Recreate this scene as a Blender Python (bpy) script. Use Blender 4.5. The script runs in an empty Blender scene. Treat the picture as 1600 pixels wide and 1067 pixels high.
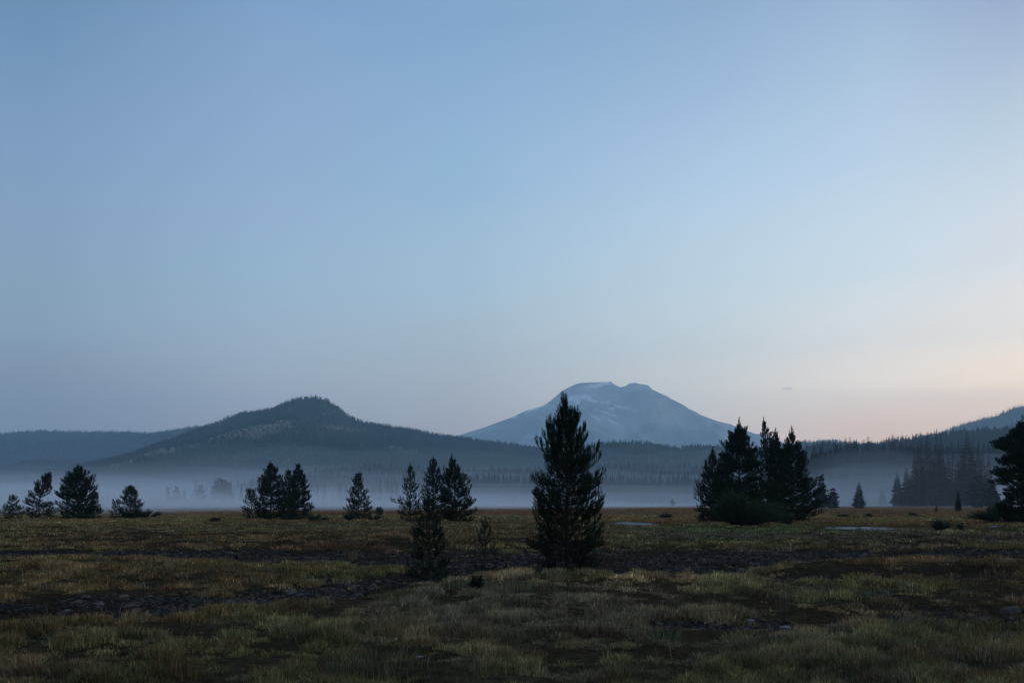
import bpy, math, random
import numpy as np

# ------------------------------------------------------------------ camera, sky, sun, exposure
scene = bpy.context.scene
COL = scene.collection
CAMZ = 1.65          # eye height
F = 1422.0           # focal length in photo pixels (photo is 1600 wide)
HOR = 786.0          # photo row of the eye-level horizon

cam_d = bpy.data.cameras.new("camera")
cam_d.sensor_width = 36.0
cam_d.lens = 36.0 * F / 1600.0
cam_d.shift_y = (HOR - 533.5) / 1600.0
cam_d.clip_start = 0.1
cam_d.clip_end = 60000.0
cam = bpy.data.objects.new("camera", cam_d)
cam.location = (0, 0, CAMZ)
cam.rotation_euler = (math.radians(90), 0, 0)
COL.objects.link(cam)
scene.camera = cam

def s2l(c):
    c = np.asarray(c, float) / 255.0
    return np.where(c <= 0.04045, c / 12.92, ((c + 0.055) / 1.055) ** 2.4)

# dusk sky radiance by compass direction: columns at these azimuths (degrees right of the view axis) ...
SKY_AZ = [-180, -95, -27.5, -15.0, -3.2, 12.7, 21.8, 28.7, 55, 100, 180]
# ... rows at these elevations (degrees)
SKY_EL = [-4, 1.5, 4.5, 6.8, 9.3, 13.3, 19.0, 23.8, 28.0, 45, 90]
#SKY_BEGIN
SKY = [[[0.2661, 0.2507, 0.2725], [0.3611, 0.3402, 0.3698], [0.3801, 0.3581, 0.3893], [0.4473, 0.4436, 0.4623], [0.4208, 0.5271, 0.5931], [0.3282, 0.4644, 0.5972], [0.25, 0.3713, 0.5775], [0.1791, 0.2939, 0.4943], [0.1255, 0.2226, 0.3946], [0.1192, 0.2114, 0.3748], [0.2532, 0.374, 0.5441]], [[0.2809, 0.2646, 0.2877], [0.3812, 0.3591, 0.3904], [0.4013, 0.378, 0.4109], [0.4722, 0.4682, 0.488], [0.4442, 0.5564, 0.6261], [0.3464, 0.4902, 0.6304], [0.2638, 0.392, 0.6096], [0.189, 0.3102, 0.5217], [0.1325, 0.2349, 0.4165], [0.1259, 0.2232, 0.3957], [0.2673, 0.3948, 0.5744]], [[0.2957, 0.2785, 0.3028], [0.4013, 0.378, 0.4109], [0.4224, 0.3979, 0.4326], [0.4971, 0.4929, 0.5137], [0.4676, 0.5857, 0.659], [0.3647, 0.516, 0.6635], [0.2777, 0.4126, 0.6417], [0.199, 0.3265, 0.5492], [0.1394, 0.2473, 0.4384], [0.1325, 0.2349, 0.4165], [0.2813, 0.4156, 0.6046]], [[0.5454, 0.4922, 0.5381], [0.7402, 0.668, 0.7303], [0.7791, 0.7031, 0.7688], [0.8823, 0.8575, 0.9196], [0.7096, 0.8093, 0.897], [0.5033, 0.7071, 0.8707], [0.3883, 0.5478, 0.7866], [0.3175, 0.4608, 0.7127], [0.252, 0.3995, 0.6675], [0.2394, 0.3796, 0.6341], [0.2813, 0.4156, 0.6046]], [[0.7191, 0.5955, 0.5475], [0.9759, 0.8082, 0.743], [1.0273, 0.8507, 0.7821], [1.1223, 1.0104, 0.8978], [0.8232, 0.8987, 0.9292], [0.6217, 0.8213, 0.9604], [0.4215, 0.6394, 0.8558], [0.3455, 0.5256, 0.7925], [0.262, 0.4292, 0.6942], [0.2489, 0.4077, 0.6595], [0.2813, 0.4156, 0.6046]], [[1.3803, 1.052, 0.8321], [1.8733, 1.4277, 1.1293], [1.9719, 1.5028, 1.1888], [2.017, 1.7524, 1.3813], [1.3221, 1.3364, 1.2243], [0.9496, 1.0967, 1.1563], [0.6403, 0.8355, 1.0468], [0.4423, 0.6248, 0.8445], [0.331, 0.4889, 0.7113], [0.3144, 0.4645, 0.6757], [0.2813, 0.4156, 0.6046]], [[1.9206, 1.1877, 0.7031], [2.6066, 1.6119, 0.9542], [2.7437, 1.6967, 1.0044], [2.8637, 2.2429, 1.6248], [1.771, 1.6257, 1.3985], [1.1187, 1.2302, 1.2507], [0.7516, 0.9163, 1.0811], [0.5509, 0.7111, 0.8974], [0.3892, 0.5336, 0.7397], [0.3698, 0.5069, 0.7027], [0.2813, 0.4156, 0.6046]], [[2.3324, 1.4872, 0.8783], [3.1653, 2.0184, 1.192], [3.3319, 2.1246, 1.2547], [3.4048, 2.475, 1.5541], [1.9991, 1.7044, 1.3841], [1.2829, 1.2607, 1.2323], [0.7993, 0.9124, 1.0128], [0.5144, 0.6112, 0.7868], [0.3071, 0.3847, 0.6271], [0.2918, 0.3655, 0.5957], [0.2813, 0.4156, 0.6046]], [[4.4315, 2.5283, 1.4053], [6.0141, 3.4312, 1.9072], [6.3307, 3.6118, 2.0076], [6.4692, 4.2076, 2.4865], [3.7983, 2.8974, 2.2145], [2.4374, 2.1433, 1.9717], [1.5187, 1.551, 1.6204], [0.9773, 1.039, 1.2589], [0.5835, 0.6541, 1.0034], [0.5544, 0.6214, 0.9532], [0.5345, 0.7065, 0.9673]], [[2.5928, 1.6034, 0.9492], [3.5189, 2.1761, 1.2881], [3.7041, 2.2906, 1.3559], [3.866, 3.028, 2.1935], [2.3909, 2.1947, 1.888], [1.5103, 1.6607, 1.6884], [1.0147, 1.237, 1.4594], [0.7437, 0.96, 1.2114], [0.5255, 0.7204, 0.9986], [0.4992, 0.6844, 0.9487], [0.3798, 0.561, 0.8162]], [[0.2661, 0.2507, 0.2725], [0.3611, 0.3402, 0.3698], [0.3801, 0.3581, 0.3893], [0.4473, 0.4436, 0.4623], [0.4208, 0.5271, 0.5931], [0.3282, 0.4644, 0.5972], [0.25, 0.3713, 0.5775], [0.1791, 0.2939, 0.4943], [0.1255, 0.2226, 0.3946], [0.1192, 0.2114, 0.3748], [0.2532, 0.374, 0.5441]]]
#SKY_END
if SKY is None:
    rows = {   # photo colours bottom -> top at elevations 4.5 .. 28
        -27.5: [(115,135,160),(122,144,168),(130,155,178),(133,163,187),(125,158,192),(116,150,190),(109,143,180)],
        -15.0: [(135,150,172),(143,162,184),(150,172,193),(148,178,202),(140,175,207),(132,168,205),(124,160,200)],
        -3.2: [(150,160,178),(157,172,188),(160,180,198),(160,188,210),(150,184,213),(142,175,211),(130,165,203)],
        12.7: [(188,186,192),(190,197,203),(190,203,212),(188,208,222),(176,203,228),(158,188,217),(143,174,206)],
        21.8: [(200,190,190),(208,206,205),(208,215,218),(202,218,228),(190,212,232),(175,200,224),(157,184,212)],
        28.7: [(222,205,192),(224,213,205),(220,218,216),(215,222,226),(200,217,230),(180,200,222),(157,177,206)],
    }
    SKY = []
    for az in SKY_AZ:
        k = az if az in rows else (-27.5 if az < -20 or az > 90 else 28.7)
        c = [s2l(v) for v in rows[k]]
        col = [c[0] * 0.75, c[0] * 0.95] + c + [c[-1] * 0.85, c[-1] * 0.7]
        SKY.append([[round(float(v), 4) for v in x] for x in col])

world = bpy.data.worlds.new("World")
scene.world = world
world.use_nodes = True
nt = world.node_tree
nt.nodes.clear()
N = nt.nodes.new
L = nt.links.new
out = N('ShaderNodeOutputWorld'); bg = N('ShaderNodeBackground')
L(bg.outputs[0], out.inputs[0])
tc = N('ShaderNodeTexCoord'); sep = N('ShaderNodeSeparateXYZ')
L(tc.outputs['Generated'], sep.inputs[0])
az = N('ShaderNodeMath'); az.operation = 'ARCTAN2'
L(sep.outputs[0], az.inputs[0]); L(sep.outputs[1], az.inputs[1])
el = N('ShaderNodeMath'); el.operation = 'ARCSINE'
L(sep.outputs[2], el.inputs[0])
eln = N('ShaderNodeMapRange')
eln.inputs[1].default_value = math.radians(-5); eln.inputs[2].default_value = math.radians(90)
L(el.outputs[0], eln.inputs[0])
prev = None
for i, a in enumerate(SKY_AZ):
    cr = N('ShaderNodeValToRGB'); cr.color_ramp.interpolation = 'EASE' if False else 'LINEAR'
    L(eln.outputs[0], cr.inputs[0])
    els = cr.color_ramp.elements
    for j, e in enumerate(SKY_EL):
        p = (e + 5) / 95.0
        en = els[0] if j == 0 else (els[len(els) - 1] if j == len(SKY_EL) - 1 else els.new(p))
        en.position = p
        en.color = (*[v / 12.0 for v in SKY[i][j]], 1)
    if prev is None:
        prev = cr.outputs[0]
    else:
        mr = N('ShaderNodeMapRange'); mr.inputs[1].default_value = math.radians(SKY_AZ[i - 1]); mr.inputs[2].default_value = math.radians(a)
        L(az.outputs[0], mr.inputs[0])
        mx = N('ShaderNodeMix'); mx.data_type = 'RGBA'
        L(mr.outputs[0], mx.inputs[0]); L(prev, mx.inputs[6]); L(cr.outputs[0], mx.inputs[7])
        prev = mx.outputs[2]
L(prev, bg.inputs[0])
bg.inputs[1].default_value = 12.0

sun_d = bpy.data.lights.new("sun", 'SUN')       # the weak warm afterglow, right of the frame
sun_d.energy = 0.06; sun_d.angle = math.radians(25); sun_d.color = (1.0, 0.82, 0.7)
sun = bpy.data.objects.new("sun", sun_d); COL.objects.link(sun)
sun.rotation_euler = (math.radians(80), 0, math.radians(-50) )

scene.view_settings.view_transform = 'Standard'
scene.view_settings.look = 'None'
scene.view_settings.exposure = 0.0
scene.view_settings.gamma = 1.0
scene.render.engine = 'CYCLES'
cy = scene.cycles
cy.use_denoising = True
try:
    cy.denoiser = 'OPENIMAGEDENOISE'; cy.denoising_input_passes = 'RGB_ALBEDO_NORMAL'
except Exception: pass
cy.max_bounces = 4; cy.diffuse_bounces = 2; cy.glossy_bounces = 2; cy.transmission_bounces = 0
cy.volume_bounces = 4; cy.transparent_max_bounces = 32
cy.use_adaptive_sampling = False

# ------------------------------------------------------------------ helpers
R = np.random.RandomState(11)

def px2w(px, py_or_none, Y, z=None):
    X = (px - 800.0) / F * Y
    if py_or_none is None: return X, Y, z
    return X, Y, CAMZ + (HOR - py_or_none) / F * Y

def tag(o, label=None, cat=None, group=None, kind=None):
    if label: o['label'] = label
    if cat: o['category'] = cat
    if group: o['group'] = group
    if kind: o['kind'] = kind
    return o

def mesh_np(name, V, faces, mat=None, col=None, smooth=False):
    """faces: list of (M,k) int arrays."""
    me = bpy.data.meshes.new(name)
    V = np.ascontiguousarray(V, np.float32)
    me.vertices.add(len(V)); me.vertices.foreach_set('co', V.ravel())
    faces = [np.asarray(f, np.int32) for f in faces if len(f)]
    idx = np.concatenate([f.ravel() for f in faces])
    tot = np.concatenate([np.full(len(f), f.shape[1], np.int32) for f in faces])
    st = np.concatenate([[0], np.cumsum(tot)[:-1]]).astype(np.int32)
    me.loops.add(len(idx)); me.loops.foreach_set('vertex_index', idx)
    me.polygons.add(len(tot)); me.polygons.foreach_set('loop_start', st)
    me.polygons.foreach_set('loop_total', tot)
    if smooth: me.polygons.foreach_set('use_smooth', np.ones(len(tot), bool))
    if col is not None:
        a = me.color_attributes.new('tint', 'FLOAT_COLOR', 'POINT')
        c = np.ones((len(V), 4), np.float32); c[:, :3] = col
        a.data.foreach_set('color', c.ravel())
    me.update(calc_edges=True)
    if mat: me.materials.append(mat)
    return me

def obj(name, me, parent=None, loc=None):
    o = bpy.data.objects.new(name, me); COL.objects.link(o)
    if parent is not None: o.parent = parent
    if loc is not None: o.location = loc
    return o

def _hash(ix, iy, seed):
    h = (ix.astype(np.int64) * 374761393 + iy.astype(np.int64) * 668265263 + seed * 974634777) & 0xFFFFFFFF
    h = ((h ^ (h >> 13)) * 1274126177) & 0xFFFFFFFF
    return ((h ^ (h >> 16)) & 0xFFFF) / 65535.0

def vnoise(x, y, seed=0):
    x = np.asarray(x, float); y = np.asarray(y, float)
    ix = np.floor(x); iy = np.floor(y); fx = x - ix; fy = y - iy
    ux = fx * fx * (3 - 2 * fx); uy = fy * fy * (3 - 2 * fy)
    a = _hash(ix, iy, seed); b = _hash(ix + 1, iy, seed); c = _hash(ix, iy + 1, seed); d = _hash(ix + 1, iy + 1, seed)
    return (a * (1 - ux) + b * ux) * (1 - uy) + (c * (1 - ux) + d * ux) * uy

def fbm(x, y, seed=0, oct=4):
    s = 0; a = 1; t = 0; ca, sa = 0.8, 0.6
    for k in range(oct):
        s = s + a * vnoise(x, y, seed + k * 17); t += a; a *= 0.5
        x, y = (x * ca - y * sa) * 2.03 + 5.1, (x * sa + y * ca) * 2.03 + 9.7
    return s / t

def worley(x, y, cell, seed):
    """distance (in cells) to the nearest scattered point, and that point's own random number"""
    x = x / cell; y = y / cell; ix = np.floor(x); iy = np.floor(y)
    best = np.full(x.shape, 9.0); bid = np.zeros(x.shape)
    for i in (-1, 0, 1):
        for j in (-1, 0, 1):
            cx = ix + i; cy = iy + j
            dx = cx + _hash(cx, cy, seed) - x; dy = cy + _hash(cx, cy, seed + 7) - y
            d = np.sqrt(dx * dx + dy * dy); k = d < best
            best = np.where(k, d, best); bid = np.where(k, _hash(cx, cy, seed + 13), bid)
    return best, bid

def sst(a, b, x):
    t = np.clip((x - a) / (b - a), 0, 1); return t * t * (3 - 2 * t)

# ------------------------------------------------------------------ materials
def mat_tint(name, rough=0.85, scale=None, amt=0.3, bump=0.0, spec=0.2, translucent=0.0):
    m = bpy.data.materials.new(name); m.use_nodes = True
    nt = m.node_tree; b = nt.nodes['Principled BSDF']
    b.inputs['Roughness'].default_value = rough
    b.inputs['Specular IOR Level'].default_value = spec
    at = nt.nodes.new('ShaderNodeAttribute'); at.attribute_name = 'tint'
    src = at.outputs['Color']
    if scale:
        tcn = nt.nodes.new('ShaderNodeTexCoord')
        no = nt.nodes.new('ShaderNodeTexNoise'); no.inputs['Scale'].default_value = scale; no.inputs['Detail'].default_value = 6
        nt.links.new(tcn.outputs['Object'], no.inputs['Vector'])
        mr = nt.nodes.new('ShaderNodeMapRange'); mr.inputs[1].default_value = 0.3; mr.inputs[2].default_value = 0.7
        mr.inputs[3].default_value = 1 - amt; mr.inputs[4].default_value = 1 + amt
        nt.links.new(no.outputs[0], mr.inputs[0])
        vm = nt.nodes.new('ShaderNodeVectorMath'); vm.operation = 'SCALE'
        nt.links.new(src, vm.inputs[0]); nt.links.new(mr.outputs[0], vm.inputs['Scale'])
        src = vm.outputs[0]
        if bump:
            bu = nt.nodes.new('ShaderNodeBump'); bu.inputs['Strength'].default_value = bump
            nt.links.new(no.outputs[0], bu.inputs['Height']); nt.links.new(bu.outputs[0], b.inputs['Normal'])
    nt.links.new(src, b.inputs['Base Color'])
    return m

def mat_vol(name, color, density, aniso=0.0):
    m = bpy.data.materials.new(name); m.use_nodes = True
    nt = m.node_tree; nt.nodes.clear()
    o = nt.nodes.new('ShaderNodeOutputMaterial'); v = nt.nodes.new('ShaderNodeVolumePrincipled')
    v.inputs['Color'].default_value = (*color, 1); v.inputs['Density'].default_value = density
    v.inputs['Anisotropy'].default_value = aniso
    nt.links.new(v.outputs[0], o.inputs['Volume'])
    return m

M_needle = mat_tint('pine_needles', 0.7, spec=0.1)
M_bark = mat_tint('bark', 0.9, 18.0, 0.45, 0.4)
M_grass = mat_tint('grass_blades', 0.8, spec=0.05)
M_ground = mat_tint('meadow_soil', 0.95, 9.0, 0.5, 0.5, spec=0.0)
M_rock = mat_tint('pale_stone', 0.9, 14.0, 0.35, 0.5, spec=0.05)
M_hill = mat_tint('hill_ground', 0.95, 0.02, 0.25)
M_forest = mat_tint('far_conifers', 0.9, spec=0.05)
M_leaf = mat_tint('willow_leaves', 0.6, spec=0.3)
M_mud = mat_tint('wet_mud', 0.6, 5.0, 0.4, 0.4)

m = bpy.data.materials.new('still_water'); m.use_nodes = True
b = m.node_tree.nodes['Principled BSDF']
b.inputs['Base Color'].default_value = (0.01, 0.014, 0.016, 1); b.inputs['Roughness'].default_value = 0.06
b.inputs['IOR'].default_value = 1.33
wn = m.node_tree.nodes.new('ShaderNodeTexNoise'); wn.inputs['Scale'].default_value = 3.0
wb = m.node_tree.nodes.new('ShaderNodeBump'); wb.inputs['Strength'].default_value = 0.04
m.node_tree.links.new(wn.outputs[0], wb.inputs['Height']); m.node_tree.links.new(wb.outputs[0], b.inputs['Normal'])
M_water = m

# ------------------------------------------------------------------ ground
def to_px(x, y):
    """where a flat-ground point falls on the photo (used only to lay the map of the meadow out)."""
    y = np.maximum(y, 1.0)
    return 800 + x / y * F, HOR + CAMZ / y * F

STRIP_A = np.array([(-400,866,4),(0,867,5),(300,868,6),(450,867,7),(600,872,11),(750,878,15),(950,877,18),(1100,878,18),(1200,872,12),(1300,868,6),(1450,867,5),(1600,866,4),(2000,866,4)], float)
STRIP_B = np.array([(-300,965,12),(0,957,14),(200,946,15),(400,936,13),(550,917,13),(650,903,9),(760,897,5),(800,895,0.1)], float)

def bare_mask(x, y):
    px, py = to_px(x, y)
    n = (fbm(x * 0.35, y * 0.35, 3) - 0.5)
    n2 = (fbm(x * 1.1, y * 1.1, 9) - 0.5)
    wob = 6 * n + 4 * n2
    m = np.zeros_like(px)
    for S in (STRIP_A, STRIP_B):
        c = np.interp(px, S[:, 0], S[:, 1]); h = np.interp(px, S[:, 0], S[:, 2]) * 1.3
        if S is STRIP_B: h = np.where(px > 800, 0.01, h)
        sc = np.clip((py - HOR) / 85.0, 0.3, 2)
        d = np.abs(py - c + wob * sc) / np.maximum(h, 0.5)
        m = np.maximum(m, (1 - sst(0.8, 1.15, d)) * (h > 0.5))
    for cx, cy, rx, ry in ((1480, 962, 150, 20), (1140, 974, 170, 8), (1370, 902, 260, 6), (1570, 985, 90, 14), (960, 905, 120, 4), (60, 1000, 60, 6), (470, 900, 90, 5), (1370, 817, 72, 6.5)):
        d = np.sqrt(((px - cx) / rx) ** 2 + ((py - cy + wob * 1.3) / ry) ** 2)
        m = np.maximum(m, 0.72 * (1 - sst(0.5, 1.25, d)))
    return m

# ponds: photo centre, half width (px), distance, depth half extent
PONDS = [(268, 70.0, 17, 8.0), (993, 75.0, 27, 4.6), (1374, 60.5, 72, 3.4)]
WATER_Z = -0.03
def pond_mask(x, y):
    m = np.zeros_like(x)
    for cx, d, hw, hd in PONDS:
        X = (cx - 800) / F * d; W = hw / F * d
        q = np.sqrt(((x - X) / (W * 1.05)) ** 2 + ((y - d) / (hd + 1.0)) ** 2) + 0.25 * (fbm(x * 0.5, y * 0.5, 40) - 0.5)
        m = np.maximum(m, 1 - sst(0.75, 1.25, q))
    return m

def flat_mask(x, y):
    m = np.zeros_like(x)
    for cx, d, hw, hd in PONDS:
        X = (cx - 800) / F * d; W = hw / F * d
        m = np.maximum(m, 1 - sst(1.0, 1.5, np.sqrt(((x - X) / (W * 1.5)) ** 2 + ((y - d + 2.0) / (hd + 5.0)) ** 2)))
    return m

def rise(x, y):
    """low swells of the meadow"""
    px, py = to_px(x, y)
    z = 0.0
    # hump on the left under the pines
    z = z + 0.10 * np.exp(-((x + 46) / 16) ** 2 - ((y - 84) / 9) ** 2)
    z = z + 0.12 * np.exp(-((px - 190) / 40) ** 2 - ((y - 78) / 8) ** 2)
    # bank behind the gravel strip
    z = z + 0.16 * sst(33, 40, y) * (1 - sst(60, 90, y))
    # tussocky berm on the right
    z = z + 0.22 * np.exp(-((y - 21.8) / 1.6) ** 2) * sst(1180, 1260, px)
    # mound in front of the hero pine
    z = z + 0.20 * np.exp(-((y - 18.6) / 1.5) ** 2) * np.exp(-((px - 840) / 190) ** 2)
    z = z + 0.12 * np.exp(-((y - 18.0) / 1.6) ** 2) * sst(900, 1000, px) * (1 - sst(1250, 1350, px))
    z = z + 0.10 * np.exp(-((y - 24) / 1.2) ** 2) * (1 - sst(300, 420, px))
    return z

def ground_z(x, y):
    x = np.asarray(x, float); y = np.asarray(y, float)
    r = np.hypot(x, y)
    near = 1 - sst(120, 400, r)
    z = rise(x, y) * (1 - sst(120, 200, r))
    z = z + near * (0.34 * sst(9, 26, r) * (fbm(x / 14, y / 14, 1) - 0.5) + 0.16 * (fbm(x / 2.6, y / 2.6, 2, 3) - 0.5))
    bm = bare_mask(x, y) * (y > 5) * (1 - sst(80, 100, r))
    z = z + (1 - bm) * near * 0.15 * (fbm(x / 0.7, y / 0.7, 5, 3) - 0.3) * (1 - sst(60, 130, r))
    z = z - 0.08 * bm
    z = z - 0.02
    pm = pond_mask(x, y); z = z * (1 - flat_mask(x, y)) 
    z = z * (1 - pm) + (WATER_Z - 0.15) * pm
    return z

def lerp(a, b, t):
    t = np.asarray(t)[..., None]
    return np.asarray(a) * (1 - t) + np.asarray(b) * t

def grass_col(x, y):
    """colour patches of the meadow: olive, straw, rusty sedge, blue green; lit berm and mound painted in"""
    a = fbm(x / 6, y / 9, 21); b_ = fbm(x / 2.2, y / 3.0, 22); c = fbm(x / 12, y / 10, 23); d = fbm(x / 1.1, y / 1.1, 24, 2)
    px, py = to_px(x, y)
    col = lerp((0.058, 0.062, 0.030), (0.080, 0.085, 0.036), sst(0.35, 0.65, a))
    col = lerp(col, (0.085, 0.068, 0.042), sst(0.5, 0.68, b_) * 0.8)
    col = lerp(col, (0.066, 0.030, 0.018), sst(0.50, 0.66, c) * 0.45)
    col = lerp(col, (0.110, 0.080, 0.038), sst(0.58, 0.74, fbm(x / 1.6, y / 1.6, 26, 3)) * 0.45)
    col = lerp(col, (0.052, 0.068, 0.050), sst(0.55, 0.75, 1 - c) * 0.6)
    rust = np.exp(-((py - 855) / 6) ** 2) * sst(340, 420, px) * (1 - sst(620, 680, px))
    rust = np.maximum(rust, 0.65 * (1 - sst(801, 807, py)))
    rust = np.maximum(rust, 0.5 * np.exp(-((py - 848) / 6) ** 2) * sst(1180, 1300, px))
    col = lerp(col, (0.062, 0.034, 0.026), rust * 0.8)
    green = np.exp(-((px - 1180) / 150) ** 2 - ((py - 830) / 8) ** 2)
    col = lerp(col, (0.050, 0.085, 0.030), green * 0.8)
    lit_grass = np.exp(-((py - 920) / 12) ** 2) * sst(640, 740, px) * (1 - sst(1180, 1340, px)) + np.exp(-((py - 884) / 8) ** 2) * sst(1150, 1250, px)
    col = col * (1 + 0.45 * lit_grass)[..., None]  # light on the mound and right-hand berm put into the grass colour
    return col * np.array([2.32, 1.84, 1.6]) * (0.45 + 1.1 * d[..., None])

def soil_col(x, y):
    a = fbm(x * 1.5, y * 1.5, 31)[..., None]
    bm = bare_mask(x, y)
    g = np.array((0.027, 0.024, 0.015)) * (0.5 + 1.0 * a)
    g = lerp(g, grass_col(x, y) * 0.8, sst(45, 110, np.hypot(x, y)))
    mud = np.array((0.020, 0.016, 0.014)) * (0.5 + 1.0 * a)
    c = lerp(g, mud, bm * (1 - sst(60, 80, np.hypot(x, y))))
    pm = pond_mask(x, y)
    return lerp(c, np.broadcast_to((0.018, 0.016, 0.016), c.shape), np.clip(pm * 2, 0, 1))

def build_ground():
    ang = np.concatenate([np.linspace(-180, -42, 24)[:-1], np.linspace(-42, 42, 560), np.linspace(42, 180, 24)[1:]])
    ang = np.radians(ang[:-1])  # -180 == 180
    rr = np.concatenate([[0.5, 1.5, 3, 4.5], np.exp(np.linspace(math.log(6), math.log(320), 560)), np.exp(np.linspace(math.log(340), math.log(14000), 40))])
    A, RR = np.meshgrid(ang, rr, indexing='ij')
    X = np.sin(A) * RR; Y = np.cos(A) * RR
    Z = ground_z(X, Y)
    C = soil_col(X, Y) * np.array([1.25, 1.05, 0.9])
    na, nr = X.shape
    V = np.stack([X, Y, Z], -1).reshape(-1, 3)
    i = np.arange(na)[:, None]; j = np.arange(nr - 1)[None, :]
    i2 = (i + 1) % na
    Q = np.stack([i * nr + j, i2 * nr + j, i2 * nr + j + 1, i * nr + j + 1], -1).reshape(-1, 4)
    V = np.vstack([V, [[0, 0, 0]]]); ce = len(V) - 1
    T = np.stack([np.full(na, ce), ((np.arange(na) + 1) % na) * nr, np.arange(na) * nr], -1)
    Cc = np.vstack([C.reshape(-1, 3), [[0.03, 0.03, 0.02]]])
    me = mesh_np('ground', V, [Q[:, ::-1], T[:, ::-1]], M_ground, Cc, smooth=True)
    tag(obj('ground', me), 'dark grassy meadow ground with bare muddy strips', None, None, 'structure')
build_ground()

def build_ponds():
    for cx, d, hw, hd in PONDS:
        X = (cx - 800) / F * d; W = hw / F * d * 1.6
        n = 40; t = np.linspace(0, 2 * math.pi, n, endpoint=False)
        V = np.stack([X + W * np.cos(t), d + (hd + 2) * np.sin(t), np.full(n, WATER_Z)], -1)
        V = np.vstack([V, [[X, d, WATER_Z]]])
        T = np.stack([np.full(n, n), np.arange(n), (np.arange(n) + 1) % n], -1)
        tag(obj('water', mesh_np('water', V, [T], M_water, None)), 'still pool of water reflecting the sky in the meadow', None, None, 'structure')
build_ponds()

# ------------------------------------------------------------------ grass (stuff)
def blades(tx, ty, tz, tcol, th, tw, nb, rad, rs, lean=0.45):
    """tufts at tx,ty,tz; each nb blades of height th, width tw, tuft radius rad"""
    n = len(tx); k = n * nb
    rep = lambda a: np.repeat(a, nb)
    a = rs.uniform(0, 2 * np.pi, k); r = np.sqrt(rs.uniform(0, 1, k)) * rep(rad)
    bx = rep(tx) + np.cos(a) * r; by = rep(ty) + np.sin(a) * r; bz = rep(tz) - 0.03
    h = rep(th) * rs.uniform(0.45, 1.15, k)
    w = rep(tw) * rs.uniform(0.6, 1.3, k)
    la = a + rs.normal(0, 0.8, k); ll = h * np.abs(rs.normal(0, lean, k))
    dx = np.cos(la) * ll; dy = np.sin(la) * ll
    fa = rs.uniform(0, np.pi, k); wx = np.cos(fa) * w / 2; wy = np.sin(fa) * w * 0.5
    P = np.empty((k, 5, 3))
    P[:, 0] = np.stack([bx - wx, by - wy, bz], -1); P[:, 1] = np.stack([bx + wx, by + wy, bz], -1)
    mx = bx + dx * 0.3; my = by + dy * 0.3; mz = bz + h * 0.6
    P[:, 2] = np.stack([mx + wx * 0.8, my + wy * 0.8, mz], -1); P[:, 3] = np.stack([mx - wx * 0.8, my - wy * 0.8, mz], -1)
    P[:, 4] = np.stack([bx + dx, by + dy, bz + h * 0.95 - ll * 0.25], -1)
    base = np.arange(k)[:, None] * 5
    Q = base + np.array([[0, 1, 2, 3]]); T = base + np.array([[3, 2, 4]])
    c = np.repeat(tcol, nb, 0) * np.exp(rs.normal(0, 0.55, (k, 1)))
    st = rs.uniform(0, 1, k) < 0.12
    c[st] = c[st] * 0.4 + np.array([0.16, 0.125, 0.075]) * rs.uniform(0.4, 1.2, (st.sum(), 1))
    c = np.repeat(c, 5, 0)
    return P.reshape(-1, 3), Q, T, c

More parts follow.
